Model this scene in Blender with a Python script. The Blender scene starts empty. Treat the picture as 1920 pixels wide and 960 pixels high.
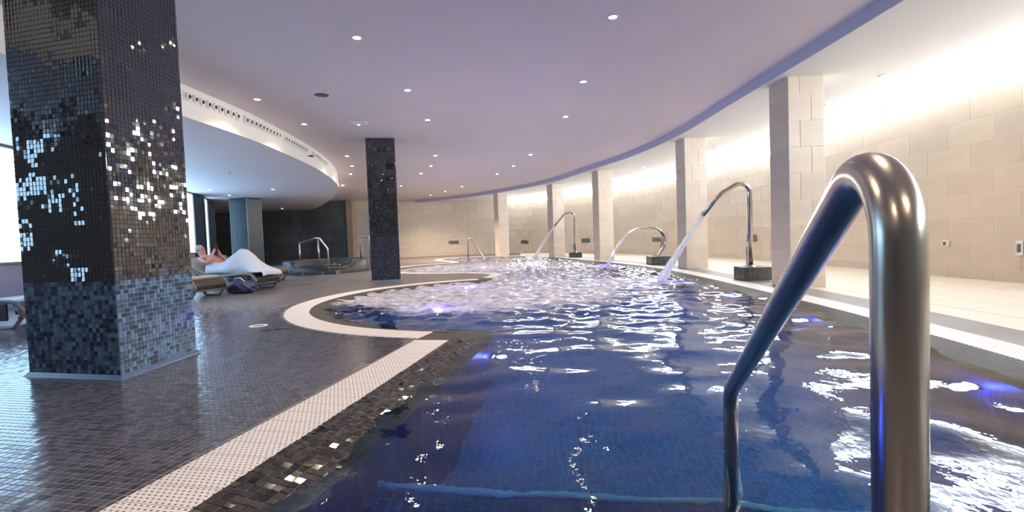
import bpy, bmesh, math, random
import numpy as np
from mathutils import Vector, Matrix
from mathutils.geometry import tessellate_polygon

random.seed(4); rng = np.random.default_rng(4)
scn = bpy.context.scene
col = scn.collection

# ------------------------------------------------------------------ camera
F_PX, CAM_H = 900.0, 0.85
PITCH, ROLL = math.atan(34 / 900.0), 0.036
fwd = Vector((0, math.cos(PITCH), -math.sin(PITCH)))
r0 = Vector((1, 0, 0)); u0 = r0.cross(fwd)
cr, sr = math.cos(ROLL), math.sin(ROLL)
rgt = r0 * cr - u0 * sr
upv = u0 * cr + r0 * sr
cd = bpy.data.cameras.new('camera'); cam = bpy.data.objects.new('camera', cd); col.objects.link(cam)
cd.sensor_width = 36.0; cd.lens = F_PX / 1920 * 36; cd.clip_start = 0.02; cd.clip_end = 200
m = Matrix((rgt, upv, -fwd)).transposed().to_4x4(); m.translation = (0, 0, CAM_H)
cam.matrix_world = m
scn.camera = cam

# ------------------------------------------------------------------ world, exposure
w = bpy.data.worlds.new('world'); scn.world = w; w.use_nodes = True
w.node_tree.nodes['Background'].inputs[0].default_value = (0.75, 0.86, 1, 1)
w.node_tree.nodes['Background'].inputs[1].default_value = 0.05
vs = scn.view_settings
vs.view_transform = 'Standard'; vs.look = 'None'; vs.gamma = 1.0; vs.use_curve_mapping = False
vs.exposure = 1.05

WINDOW_R = 30.0      # clerestory daylight
WINDOW_L = 2.5       # tall side windows
SPOT_W = 60.0        # downlight lamp power

# ------------------------------------------------------------------ materials
def srgb(r, g, b):
    f = lambda c: (c / 255 / 12.92) if c / 255 <= 0.04045 else ((c / 255 + 0.055) / 1.055) ** 2.4
    return (f(r), f(g), f(b), 1)

def new_mat(name):
    m = bpy.data.materials.new(name); m.use_nodes = True
    nt = m.node_tree; nt.nodes.clear()
    out = nt.nodes.new('ShaderNodeOutputMaterial')
    return m, nt, out

def N(nt, kind, **kw):
    n = nt.nodes.new(kind)
    for k, v in kw.items():
        if k.startswith('i_'):
            key = k[2:]
            n.inputs[int(key) if key.isdigit() else key.replace('_', ' ')].default_value = v
        else:
            setattr(n, k, v)
    return n

def pm(name, c, rough=0.5, metal=0.0, scale=8.0, amt=0.15, bump=0.0, bscale=60.0, ior=1.5, stretch=None, tint=None):
    """principled material whose colour is varied by object-space noise"""
    m, nt, out = new_mat(name)
    p = N(nt, 'ShaderNodeBsdfPrincipled'); nt.links.new(p.outputs[0], out.inputs[0])
    p.inputs['Roughness'].default_value = rough; p.inputs['Metallic'].default_value = metal
    p.inputs['IOR'].default_value = ior
    tc = N(nt, 'ShaderNodeTexCoord'); vec = tc.outputs['Object']
    if stretch:
        mp = N(nt, 'ShaderNodeMapping'); mp.inputs['Scale'].default_value = stretch
        nt.links.new(vec, mp.inputs[0]); vec = mp.outputs[0]
    no = N(nt, 'ShaderNodeTexNoise'); no.inputs['Scale'].default_value = scale; no.inputs['Detail'].default_value = 4
    nt.links.new(vec, no.inputs['Vector'])
    mx = N(nt, 'ShaderNodeMix', data_type='RGBA')
    lo = tuple(x * (1 - amt) for x in c[:3]) + (1,); hi = tuple(min(1, x * (1 + amt)) for x in c[:3]) + (1,)
    mx.inputs[6].default_value = lo; mx.inputs[7].default_value = hi
    nt.links.new(no.outputs[0], mx.inputs[0])
    last = mx.outputs[2]
    if tint:   # per-object brightness variation
        oi = N(nt, 'ShaderNodeObjectInfo'); mr = N(nt, 'ShaderNodeMapRange')
        mr.inputs[3].default_value = 1 - tint; mr.inputs[4].default_value = 1 + tint
        nt.links.new(oi.outputs['Random'], mr.inputs[0])
        hs = N(nt, 'ShaderNodeHueSaturation'); nt.links.new(mr.outputs[0], hs.inputs['Value'])
        nt.links.new(last, hs.inputs['Color']); last = hs.outputs[0]
    nt.links.new(last, p.inputs['Base Color'])
    if bump:
        n2 = N(nt, 'ShaderNodeTexNoise'); n2.inputs['Scale'].default_value = bscale
        nt.links.new(vec, n2.inputs['Vector'])
        b = N(nt, 'ShaderNodeBump'); b.inputs['Strength'].default_value = bump; b.inputs['Distance'].default_value = 0.01
        nt.links.new(n2.outputs[0], b.inputs['Height']); nt.links.new(b.outputs[0], p.inputs['Normal'])
    return m

def emit(name, c, s):
    m, nt, out = new_mat(name)
    e = N(nt, 'ShaderNodeEmission'); e.inputs[0].default_value = c; e.inputs[1].default_value = s
    nt.links.new(e.outputs[0], out.inputs[0]); return m

def mosaic_mat(name, c1, c2, grout, size, rot, rough=0.25, ior=1.5, mortar=0.07, bump=0.4):
    """square mosaic drawn by a brick node with unstaggered rows, for surfaces beyond the modelled tesserae"""
    m, nt, out = new_mat(name)
    p = N(nt, 'ShaderNodeBsdfPrincipled'); nt.links.new(p.outputs[0], out.inputs[0])
    p.inputs['IOR'].default_value = ior
    tc = N(nt, 'ShaderNodeTexCoord'); mp = N(nt, 'ShaderNodeMapping')
    mp.inputs['Rotation'].default_value = (0, 0, rot); mp.inputs['Scale'].default_value = (1 / size,) * 3
    nt.links.new(tc.outputs['Object'], mp.inputs[0])
    br = N(nt, 'ShaderNodeTexBrick'); br.offset = 0; br.squash = 1
    br.inputs['Color1'].default_value = c1; br.inputs['Color2'].default_value = c2; br.inputs['Mortar'].default_value = grout
    br.inputs['Scale'].default_value = 1; br.inputs['Mortar Size'].default_value = mortar
    br.inputs['Brick Width'].default_value = 1; br.inputs['Row Height'].default_value = 1
    nt.links.new(mp.outputs[0], br.inputs[0])
    big = N(nt, 'ShaderNodeTexNoise'); big.inputs['Scale'].default_value = 1.3; big.inputs['Detail'].default_value = 5
    nt.links.new(tc.outputs['Object'], big.inputs['Vector'])
    mx = N(nt, 'ShaderNodeMix', data_type='RGBA', blend_type='MULTIPLY'); mx.inputs[0].default_value = 0.35
    cr_ = N(nt, 'ShaderNodeValToRGB'); cr_.color_ramp.elements[0].position = 0.3; cr_.color_ramp.elements[1].position = 0.7
    cr_.color_ramp.elements[0].color = (0.45, 0.43, 0.42, 1)
    nt.links.new(big.outputs[0], cr_.inputs[0]); nt.links.new(br.outputs[0], mx.inputs[6]); nt.links.new(cr_.outputs[0], mx.inputs[7])
    nt.links.new(mx.outputs[2], p.inputs['Base Color'])
    rr = N(nt, 'ShaderNodeMapRange'); rr.inputs[3].default_value = rough * 0.75; rr.inputs[4].default_value = rough * 1.4
    nt.links.new(big.outputs[0], rr.inputs[0]); nt.links.new(rr.outputs[0], p.inputs['Roughness'])
    b = N(nt, 'ShaderNodeBump'); b.inputs['Strength'].default_value = bump; b.inputs['Distance'].default_value = 0.003; b.invert = True
    nt.links.new(br.outputs['Fac'], b.inputs['Height']); nt.links.new(b.outputs[0], p.inputs['Normal'])
    return m

def tess_mat(name, dark, light, rough, ior=1.5, coat=0.0):
    """tesserae of a modelled mosaic: colour from the per-tile 'tint' attribute"""
    m, nt, out = new_mat(name)
    p = N(nt, 'ShaderNodeBsdfPrincipled'); nt.links.new(p.outputs[0], out.inputs[0])
    p.inputs['Roughness'].default_value = rough; p.inputs['IOR'].default_value = ior
    p.inputs['Coat Weight'].default_value = coat; p.inputs['Coat Roughness'].default_value = 0.03
    at = N(nt, 'ShaderNodeAttribute', attribute_name='tint')
    mx = N(nt, 'ShaderNodeMix', data_type='RGBA'); mx.inputs[6].default_value = dark; mx.inputs[7].default_value = light
    nt.links.new(at.outputs['Fac'], mx.inputs[0]); nt.links.new(mx.outputs[2], p.inputs['Base Color'])
    return m

STRIP_ANG = math.atan2(0.203, 0.979)       # direction of the straight pool edge, from +Y towards +X
M = {}
M['ceil'] = pm('ceiling_plaster', srgb(236, 226, 230), 0.7, scale=1.5, amt=0.03)
M['ceil_w'] = pm('white_plaster', srgb(232, 230, 226), 0.7, scale=1.5, amt=0.02)
M['fascia'] = pm('fascia_paint', srgb(186, 184, 208), 0.6, scale=3, amt=0.04)
M['fascia_w'] = pm('white_fascia', srgb(240, 232, 222), 0.6, scale=3, amt=0.03)
M['beige'] = pm('beige_stoneware', srgb(206, 190, 172), 0.38, scale=3.5, amt=0.10, bump=0.05, bscale=30, tint=0.05)
M['grout'] = pm('pale_grout', srgb(244, 234, 220), 0.8, scale=20, amt=0.05)
M['slate'] = pm('slate_stoneware', srgb(86, 88, 90), 0.4, scale=2.2, amt=0.45, bump=0.15, bscale=20, tint=0.2)
M['slate_g'] = pm('dark_grout', srgb(124, 126, 128), 0.8, scale=20, amt=0.1)
M['slate_p'] = pm('teal_slate_stoneware', srgb(42, 54, 60), 0.4, scale=2.5, amt=0.4, bump=0.15, bscale=20, tint=0.2)
M['cream'] = pm('cream_floor_tile', srgb(200, 188, 174), 0.4, scale=2.0, amt=0.05, tint=0.02)
M['deck'] = mosaic_mat('deck_mosaic', srgb(72, 68, 72), srgb(88, 82, 84), srgb(160, 154, 154), 0.036, STRIP_ANG, 0.3)
M['deckr'] = mosaic_mat('deck_mosaic_grey', srgb(104, 104, 106), srgb(122, 120, 122), srgb(150, 148, 146), 0.036, 0.06, 0.3)
M['margin'] = mosaic_mat('wet_mosaic', srgb(44, 42, 44), srgb(62, 58, 56), srgb(96, 90, 82), 0.036, STRIP_ANG, 0.55, 1.35)
M['tess_floor'] = tess_mat('floor_tesserae', srgb(60, 60, 70), srgb(95, 94, 108), 0.16, 1.6)
M['tess_wet'] = tess_mat('wet_tesserae', srgb(30, 29, 32), srgb(66, 62, 60), 0.09)
M['tess_col'] = tess_mat('iridescent_tesserae', srgb(12, 13, 18), srgb(40, 43, 52), 0.05, 2.2)
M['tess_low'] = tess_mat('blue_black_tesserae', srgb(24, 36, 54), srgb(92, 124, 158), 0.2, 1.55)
M['tess_low2'] = tess_mat('dark_blue_tesserae', srgb(34, 37, 48), srgb(60, 66, 84), 0.25, 1.5)
M['foot'] = pm('blue_glazed_trim', srgb(70, 92, 128), 0.3, scale=40, amt=0.4)
M['tub'] = pm('dark_tub_mosaic', srgb(40, 37, 38), 0.4, scale=30, amt=0.4, bump=0.2, bscale=60)
M['col_grout'] = pm('column_grout', srgb(34, 37, 44), 0.7, scale=30, amt=0.1)
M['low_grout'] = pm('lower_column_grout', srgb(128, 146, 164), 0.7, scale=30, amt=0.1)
M['chrome'] = pm('brushed_steel', srgb(188, 180, 172), 0.27, 1.0, scale=60, amt=0.08, bump=0.03, bscale=140, stretch=(1, 1, 0.08))
M['steel'] = pm('polished_steel', srgb(190, 186, 182), 0.14, 1.0, scale=30, amt=0.06)
M['white'] = pm('white_plastic', srgb(226, 226, 224), 0.4, scale=20, amt=0.04)
M['frame'] = pm('white_window_frame', srgb(236, 236, 236), 0.4, scale=20, amt=0.03)
M['dark'] = pm('dark_hole', srgb(30, 24, 18), 0.6, scale=20, amt=0.1)
M['block'] = mosaic_mat('block_mosaic', srgb(50, 56, 58), srgb(70, 76, 78), srgb(110, 112, 110), 0.03, 0, 0.25)
M['pool'] = mosaic_mat('pool_mosaic', srgb(14, 40, 96), srgb(18, 62, 122), srgb(40, 92, 140), 0.05, 0.05, 0.35, mortar=0.06)
M['poolf'] = mosaic_mat('pool_floor_mosaic', srgb(6, 76, 130), srgb(10, 104, 158), srgb(40, 134, 176), 0.05, 0.05, 0.35, mortar=0.06)
M['nosing'] = pm('pale_step_nosing', srgb(170, 200, 205), 0.4, scale=30, amt=0.2)
M['wicker'] = pm('brown_lounger_plastic', srgb(52, 44, 42), 0.4, scale=30, amt=0.25, bump=0.2, bscale=120)
M['loungeframe'] = pm('grey_lounger_frame', srgb(110, 104, 104), 0.3, scale=20, amt=0.1)
M['pad'] = pm('taupe_lounger_pad', srgb(168, 156, 146), 0.8, scale=30, amt=0.1, bump=0.2, bscale=200)
M['skin'] = pm('skin', srgb(196, 140, 122), 0.5, scale=10, amt=0.1)
M['hair'] = pm('grey_hair', srgb(176, 174, 176), 0.6, scale=40, amt=0.25, bump=0.4, bscale=80)
M['towel'] = pm('white_towel', srgb(190, 196, 210), 0.9, scale=14, amt=0.04, bump=0.35, bscale=260)
M['phone'] = pm('black_phone', srgb(16, 16, 20), 0.2, scale=20, amt=0.2)
M['bag'] = pm('navy_bag', srgb(44, 52, 84), 0.5, scale=6, amt=0.6, bump=0.4, bscale=18)
M['curtain'] = pm('charcoal_panel', srgb(40, 46, 60), 0.5, scale=4, amt=0.3)
M['lavwall'] = pm('lavender_grey_plaster', srgb(150, 148, 172), 0.7, scale=2, amt=0.05)
M['grille'] = pm('steel_grille', srgb(128, 124, 112), 0.4, 0.6, scale=30, amt=0.1)
M['door'] = pm('white_door', srgb(224, 220, 208), 0.4, scale=4, amt=0.03)
M['brown'] = pm('tan_trim', srgb(176, 150, 128), 0.5, scale=5, amt=0.08)
M['win_r'] = emit('daylight_pane', (0.88, 0.95, 1.0, 1), WINDOW_R)
M['win_l'] = emit('blue_daylight_pane', (0.42, 0.70, 1.0, 1), WINDOW_L)
M['lamp'] = emit('warm_lamp_lens', (1.0, 0.80, 0.56, 1), 60)
M['lamp_c'] = emit('cool_lamp_lens', (0.85, 0.92, 1.0, 1), 40)
M['blue_led'] = emit('blue_led_lens', (0.30, 0.28, 1.0, 1), 26)
M['violet_led'] = emit('violet_led_lens', (0.36, 0.22, 1.0, 1), 5)

def grating_mat():
    m, nt, out = new_mat('perforated_white_grating')
    p = N(nt, 'ShaderNodeBsdfPrincipled'); nt.links.new(p.outputs[0], out.inputs[0]); p.inputs['Roughness'].default_value = 0.4
    tc = N(nt, 'ShaderNodeTexCoord'); sp = N(nt, 'ShaderNodeSeparateXYZ'); nt.links.new(tc.outputs['Object'], sp.inputs[0])
    def mth(op, a, b=None):
        n = N(nt, 'ShaderNodeMath', operation=op)
        for i, v in enumerate((a, b)):
            if v is None: continue
            if isinstance(v, (int, float)): n.inputs[i].default_value = v
            else: nt.links.new(v, n.inputs[i])
        return n.outputs[0]
    PX, PY = 0.025, 0.020
    row = mth('DIVIDE', sp.outputs[1], PY); ri = mth('FLOOR', row); rf = mth('SUBTRACT', mth('FRACT', row), 0.5)
    sh = mth('MULTIPLY', mth('MODULO', mth('ABSOLUTE', ri), 2.0), 0.5)
    cf = mth('SUBTRACT', mth('FRACT', mth('ADD', mth('DIVIDE', sp.outputs[0], PX), sh)), 0.5)
    d = mth('SQRT', mth('ADD', mth('MULTIPLY', mth('MULTIPLY', cf, cf), PX * PX / PY / PY), mth('MULTIPLY', rf, rf)))
    hole = mth('LESS_THAN', d, 0.23)
    mx = N(nt, 'ShaderNodeMix', data_type='RGBA'); nt.links.new(hole, mx.inputs[0])
    mx.inputs[6].default_value = srgb(226, 218, 216); mx.inputs[7].default_value = srgb(74, 68, 68)
    nt.links.new(mx.outputs[2], p.inputs['Base Color'])
    b = N(nt, 'ShaderNodeBump'); b.inputs['Distance'].default_value = 0.004; b.inputs['Strength'].default_value = 0.6; b.invert = True
    nt.links.new(hole, b.inputs['Height']); nt.links.new(b.outputs[0], p.inputs['Normal'])
    return m
M['grating'] = grating_mat()

def water_mat():
    m, nt, out = new_mat('pool_water')
    tc = N(nt, 'ShaderNodeTexCoord')
    no = N(nt, 'ShaderNodeTexNoise'); no.inputs['Scale'].default_value = 9; no.inputs['Detail'].default_value = 3
    nt.links.new(tc.outputs['Object'], no.inputs['Vector'])
    b = N(nt, 'ShaderNodeBump'); b.inputs['Strength'].default_value = 0.25; b.inputs['Distance'].default_value = 0.012
    nt.links.new(no.outputs[0], b.inputs['Height'])
    fr = N(nt, 'ShaderNodeFresnel'); fr.inputs[0].default_value = 1.34; nt.links.new(b.outputs[0], fr.inputs[1])
    tr = N(nt, 'ShaderNodeBsdfRefraction'); tr.inputs[0].default_value = (0.42, 0.80, 0.97, 1); tr.inputs['Roughness'].default_value = 0.0; tr.inputs['IOR'].default_value = 1.33
    nt.links.new(b.outputs[0], tr.inputs['Normal'])
    gl = N(nt, 'ShaderNodeBsdfGlossy'); gl.inputs[0].default_value = (1, 1, 1, 1); gl.inputs[1].default_value = 0.02
    nt.links.new(b.outputs[0], gl.inputs['Normal'])
    mx = N(nt, 'ShaderNodeMixShader'); nt.links.new(fr.outputs[0], mx.inputs[0]); nt.links.new(tr.outputs[0], mx.inputs[1]); nt.links.new(gl.outputs[0], mx.inputs[2])
    # foam where the jets churn the water
    at = N(nt, 'ShaderNodeAttribute', attribute_name='foam')
    mp = N(nt, 'ShaderNodeMapping'); mp.inputs['Scale'].default_value = (1.0, 1.5, 1.0); nt.links.new(tc.outputs['Object'], mp.inputs[0])
    n2 = N(nt, 'ShaderNodeTexNoise'); n2.inputs['Scale'].default_value = 4.2; n2.inputs['Detail'].default_value = 10; n2.inputs['Roughness'].default_value = 0.74
    n2.inputs['Distortion'].default_value = 0.8
    nt.links.new(mp.outputs[0], n2.inputs['Vector'])
    ad = N(nt, 'ShaderNodeMath', operation='ADD'); nt.links.new(at.outputs['Fac'], ad.inputs[0]); nt.links.new(n2.outputs[0], ad.inputs[1])
    rg = N(nt, 'ShaderNodeMapRange'); rg.inputs[1].default_value = 0.98; rg.inputs[2].default_value = 1.36; rg.inputs[4].default_value = 0.9
    nt.links.new(ad.outputs[0], rg.inputs[0])
    df = N(nt, 'ShaderNodeBsdfDiffuse'); df.inputs[0].default_value = srgb(232, 230, 240)
    tl = N(nt, 'ShaderNodeBsdfTranslucent'); tl.inputs[0].default_value = (0.85, 0.85, 0.95, 1)
    fm = N(nt, 'ShaderNodeMixShader'); fm.inputs[0].default_value = 0.35
    nt.links.new(df.outputs[0], fm.inputs[1]); nt.links.new(tl.outputs[0], fm.inputs[2])
    m2 = N(nt, 'ShaderNodeMixShader'); nt.links.new(rg.outputs[0], m2.inputs[0]); nt.links.new(mx.outputs[0], m2.inputs[1]); nt.links.new(fm.outputs[0], m2.inputs[2])
    nt.links.new(m2.outputs[0], out.inputs[0])
    return m
M['water'] = water_mat()

def jet_mat():
    m, nt, out = new_mat('falling_water')
    tc = N(nt, 'ShaderNodeTexCoord'); no = N(nt, 'ShaderNodeTexNoise'); no.inputs['Scale'].default_value = 22; no.inputs['Detail'].default_value = 4
    mp = N(nt, 'ShaderNodeMapping'); mp.inputs['Scale'].default_value = (1, 1, 0.25)
    nt.links.new(tc.outputs['Object'], mp.inputs[0]); nt.links.new(mp.outputs[0], no.inputs['Vector'])
    rg = N(nt, 'ShaderNodeMapRange'); rg.inputs[1].default_value = 0.3; rg.inputs[2].default_value = 0.7; rg.inputs[3].default_value = 0.6; rg.inputs[4].default_value = 0.95
    nt.links.new(no.outputs[0], rg.inputs[0])
    tr = N(nt, 'ShaderNodeBsdfTransparent'); tr.inputs[0].default_value = (0.96, 0.97, 1, 1)
    df = N(nt, 'ShaderNodeBsdfDiffuse'); df.inputs[0].default_value = srgb(238, 236, 238)
    gl = N(nt, 'ShaderNodeBsdfGlossy'); gl.inputs[1].default_value = 0.15
    tl = N(nt, 'ShaderNodeBsdfTranslucent'); tl.inputs[0].default_value = (0.9, 0.9, 0.95, 1)
    a = N(nt, 'ShaderNodeMixShader'); a.inputs[0].default_value = 0.5; nt.links.new(df.outputs[0], a.inputs[1]); nt.links.new(tl.outputs[0], a.inputs[2])
    a2 = N(nt, 'ShaderNodeMixShader'); a2.inputs[0].default_value = 0.15; nt.links.new(a.outputs[0], a2.inputs[1]); nt.links.new(gl.outputs[0], a2.inputs[2])
    x = N(nt, 'ShaderNodeMixShader'); nt.links.new(rg.outputs[0], x.inputs[0]); nt.links.new(tr.outputs[0], x.inputs[1]); nt.links.new(a2.outputs[0], x.inputs[2])
    nt.links.new(x.outputs[0], out.inputs[0]); return m
M['jet'] = jet_mat()

# ------------------------------------------------------------------ helpers
def tag(o, label=None, cat=None, group=None, kind=None):
    if label: o['label'] = label
    if cat: o['category'] = cat
    if group: o['group'] = group
    if kind: o['kind'] = kind
    return o

def link(name, me, parent=None, loc=(0, 0, 0), rz=0.0):
    o = bpy.data.objects.new(name, me); col.objects.link(o)
    o.location = loc; o.rotation_euler = (0, 0, rz)
    if parent is not None: o.parent = parent
    return o

def empty(name, loc=(0, 0, 0), rz=0.0):
    o = bpy.data.objects.new(name, None); o.empty_display_size = 0.1; col.objects.link(o)
    o.location = loc; o.rotation_euler = (0, 0, rz); return o

def mesh(name, verts, faces, mt, smooth=False):
    me = bpy.data.meshes.new(name); me.from_pydata([tuple(v) for v in verts], [], [tuple(f) for f in faces]); me.update()
    if mt: me.materials.append(mt)
    if smooth: me.polygons.foreach_set('use_smooth', [True] * len(me.polygons))
    return me

def bm_mesh(name, bm, mt, smooth=False):
    me = bpy.data.meshes.new(name); bmesh.ops.recalc_face_normals(bm, faces=bm.faces); bm.to_mesh(me); bm.free()
    me.materials.append(mt)
    if smooth: me.polygons.foreach_set('use_smooth', [True] * len(me.polygons))
    return me

def box_mesh(name, a, b, mt, bev=0.0):
    bm = bmesh.new(); bmesh.ops.create_cube(bm, size=1)
    for v in bm.verts:
        v.co = Vector([(a[i] + b[i]) / 2 + v.co[i] * (b[i] - a[i]) for i in range(3)])
    if bev: bmesh.ops.bevel(bm, geom=bm.edges[:], offset=bev, segments=2, profile=0.5, affect='EDGES')
    return bm_mesh(name, bm, mt)

_tc = {}
def slab(w_, h_, mt, t=0.005, ch=0.002):
    """a tile standing in the local XZ plane, its face on +Y, with chamfered edges; shared between alike pieces"""
    k = (round(w_, 3), round(h_, 3), mt.name, t)
    if k not in _tc:
        a, b = w_ / 2, h_ / 2; c = ch
        v = [(-a, 0, -b), (a, 0, -b), (a, 0, b), (-a, 0, b), (-a, t - c, -b), (a, t - c, -b), (a, t - c, b), (-a, t - c, b),
             (-a + c, t, -b + c), (a - c, t, -b + c), (a - c, t, b - c), (-a + c, t, b - c)]
        f = [(8, 11, 10, 9)]
        for i in range(4):
            j = (i + 1) % 4; f += [(i, 4 + i, 4 + j, j), (4 + i, 8 + i, 8 + j, 4 + j)]
        _tc[k] = mesh('tile', v, f, mt)
    return _tc[k]

def catmull(pts, step=0.25, closed=False):
    P = [np.array(p, float) for p in pts]
    P = [2 * P[0] - P[1]] + P + [2 * P[-1] - P[-2]]
    out = []
    for i in range(1, len(P) - 2):
        p0, p1, p2, p3 = P[i - 1:i + 3]
        n = max(2, int(np.linalg.norm(p2 - p1) / step))
        for k in range(n):
            t = k / n
            out.append(0.5 * ((2 * p1) + (-p0 + p2) * t + (2 * p0 - 5 * p1 + 4 * p2 - p3) * t * t + (-p0 + 3 * p1 - 3 * p2 + p3) * t ** 3))
    out.append(P[-2]); return np.array(out)

def tube(name, pts, r, mt, seg=14, caps=True, radii=None):
    """a round bar swept along a list of 3-D points with parallel-transport frames"""
    P = [Vector(p) for p in pts]; vs_, fs = [], []
    t_prev = None; nrm = None
    for i, p in enumerate(P):
        t = (P[min(i + 1, len(P) - 1)] - P[max(i - 1, 0)]).normalized()
        if nrm is None:
            nrm = t.orthogonal().normalized()
        else:
            nrm = (nrm - t * nrm.dot(t)).normalized()
        bn = t.cross(nrm); rr = radii[i] if radii is not None else r
        for k in range(seg):
            a = 2 * math.pi * k / seg
            vs_.append(p + nrm * math.cos(a) * rr + bn * math.sin(a) * rr)
    for i in range(len(P) - 1):
        for k in range(seg):
            k2 = (k + 1) % seg
            fs.append((i * seg + k, i * seg + k2, (i + 1) * seg + k2, (i + 1) * seg + k))
    if caps:
        fs.append(tuple(range(seg - 1, -1, -1))); fs.append(tuple((len(P) - 1) * seg + k for k in range(seg)))
    return mesh(name, vs_, fs, mt, True)

def rounded(pts, rad, n=8):
    """polyline with its corners rounded to arcs"""
    P = [Vector(p) for p in pts]; out = [P[0]]
    for i in range(1, len(P) - 1):
        a, b, c = P[i - 1], P[i], P[i + 1]
        r = rad[i] if isinstance(rad, dict) and i in rad else (rad if not isinstance(rad, dict) else 0.05)
        d1 = (a - b).normalized(); d2 = (c - b).normalized()
        ang = d1.angle(d2); cut = min(r / math.tan(ang / 2), (a - b).length * 0.49, (c - b).length * 0.49)
        rr = cut * math.tan(ang / 2)
        cen = b + (d1 + d2).normalized() * (rr / math.sin(ang / 2))
        s, e = b + d1 * cut - cen, b + d2 * cut - cen
        tot = s.angle(e); ax = s.cross(e).normalized()
        for k in range(n + 1):
            out.append(cen + Matrix.Rotation(tot * k / n, 3, ax) @ s)
    out.append(P[-1]); return out

def lathe(name, prof, mt, seg=24, smooth=True, caps=False):
    vs_, fs = [], []
    for r, z in prof:
        for k in range(seg):
            a = 2 * math.pi * k / seg; vs_.append((r * math.cos(a), r * math.sin(a), z))
    for i in range(len(prof) - 1):
        for k in range(seg):
            k2 = (k + 1) % seg; fs.append((i * seg + k, i * seg + k2, (i + 1) * seg + k2, (i + 1) * seg + k))
    if caps and prof[0][0] > 1e-6: fs.append(tuple(range(seg - 1, -1, -1)))
    if caps and prof[-1][0] > 1e-6: fs.append(tuple((len(prof) - 1) * seg + k for k in range(seg)))
    return mesh(name, vs_, fs, mt, smooth)

def flat_poly(name, pts, z, mt, up=True):
    tri = tessellate_polygon([[Vector((p[0], p[1], 0)) for p in pts]])
    fs = []
    for t in tri:
        a, b, c = (np.array(pts[i]) for i in t)
        ccw = (b[0] - a[0]) * (c[1] - a[1]) - (b[1] - a[1]) * (c[0] - a[0]) > 0
        fs.append(tuple(t) if ccw == up else (t[0], t[2], t[1]))
    return mesh(name, [(p[0], p[1], z) for p in pts], fs, mt)

def ribbon(name, A, B, mt, smooth=False):
    """quads between two 3-D polylines with the same number of points"""
    n = len(A); vs_ = [tuple(p) for p in A] + [tuple(p) for p in B]
    return mesh(name, vs_, [(i, i + 1, n + i + 1, n + i) for i in range(n - 1)], mt, smooth)

def cumlen(P):
    return np.concatenate([[0], np.cumsum(np.linalg.norm(np.diff(P, axis=0), axis=1))])

def at_len(P, L, s):
    i = int(np.clip(np.searchsorted(L, s) - 1, 0, len(P) - 2)); t = (s - L[i]) / (L[i + 1] - L[i])
    p = P[i] * (1 - t) + P[i + 1] * t; d = (P[i + 1] - P[i]) / np.linalg.norm(P[i + 1] - P[i])
    return p, d

def offset(P, d):
    """shift a 2-D polyline to the right of its travel by d (mitred)"""
    out = []
    for i in range(len(P)):
        a = P[i] - P[max(i - 1, 0)]; b = P[min(i + 1, len(P) - 1)] - P[i]
        na = np.linalg.norm(a); nb = np.linalg.norm(b)
        if na < 1e-9: a, na = b, nb
        if nb < 1e-9: b, nb = a, na
        a = a / na; b = b / nb
        n1 = np.array([a[1], -a[0]]); n2 = np.array([b[1], -b[0]])
        n = n1 + n2; n /= np.linalg.norm(n); out.append(P[i] + n * d / max(0.5, n @ n1))
    return np.array(out)

def in_poly(x, y, poly):
    inside = np.zeros(x.shape, bool); n = len(poly)
    for i in range(n):
        x1, y1 = poly[i]; x2, y2 = poly[(i + 1) % n]
        if y1 == y2: continue
        c = ((y1 > y) != (y2 > y)) & (x < (x2 - x1) * (y - y1) / (y2 - y1) + x1)
        inside ^= c
    return inside

def tesserae(name, C, U, V, NRM, size, thick, mt, tilt, tint, parent, gap=0.0035, sheet=0.0):
    """many small square stones as one mesh: centres C, in-plane axes U V, normals NRM, random tilt per stone"""
    n = len(C); h = (size - gap) / 2
    a = rng.normal(0, tilt, n); b = rng.normal(0, tilt, n)
    if sheet:      # stones come glued on small sheets, so neighbours lean alike
        key = (np.floor((C * U).sum(1) / (size * 5) + 0.37).astype(int) * 73 + np.floor((C * V).sum(1) / (size * 4)).astype(int) * 151 + (NRM @ np.array([3.0, 5, 7])).round().astype(int) * 31) % 4093
        ta, tb = rng.normal(0, sheet, 4093), rng.normal(0, sheet, 4093); a = a + ta[key]; b = b + tb[key]
    a = a[:, None]; b = b[:, None]
    U2 = U + NRM * a; V2 = V + NRM * b
    hv = h * 0.985
    cs = [(-1, -1), (1, -1), (1, 1), (-1, 1)]
    top = np.stack([C + NRM * thick + U2 * (s * hv) + V2 * (t * hv) for s, t in cs], 1)
    bot = np.stack([C + U * (s * h) + V * (t * h) for s, t in cs], 1)
    verts = np.concatenate([top, bot], 1).reshape(-1, 3)
    base = np.array([[0, 1, 2, 3], [4, 5, 1, 0], [5, 6, 2, 1], [6, 7, 3, 2], [7, 4, 0, 3]])
    faces = (np.arange(n)[:, None, None] * 8 + base[None]).reshape(-1, 4)
    me = bpy.data.meshes.new(name)
    me.vertices.add(len(verts)); me.vertices.foreach_set('co', verts.ravel())
    me.loops.add(faces.size); me.loops.foreach_set('vertex_index', faces.ravel().astype(np.int32))
    me.polygons.add(len(faces)); me.polygons.foreach_set('loop_start', np.arange(0, faces.size, 4, dtype=np.int32))
    me.polygons.foreach_set('loop_total', np.full(len(faces), 4, np.int32))
    me.update(calc_edges=True)
    me.polygons.foreach_set('use_smooth', [False] * len(faces))
    at = me.attributes.new('tint', 'FLOAT', 'FACE'); at.data.foreach_set('value', np.repeat(tint, 5).astype(np.float32))
    me.materials.append(mt)
    o = link(name, me, parent); o['kind'] = 'stuff'; return o

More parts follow.
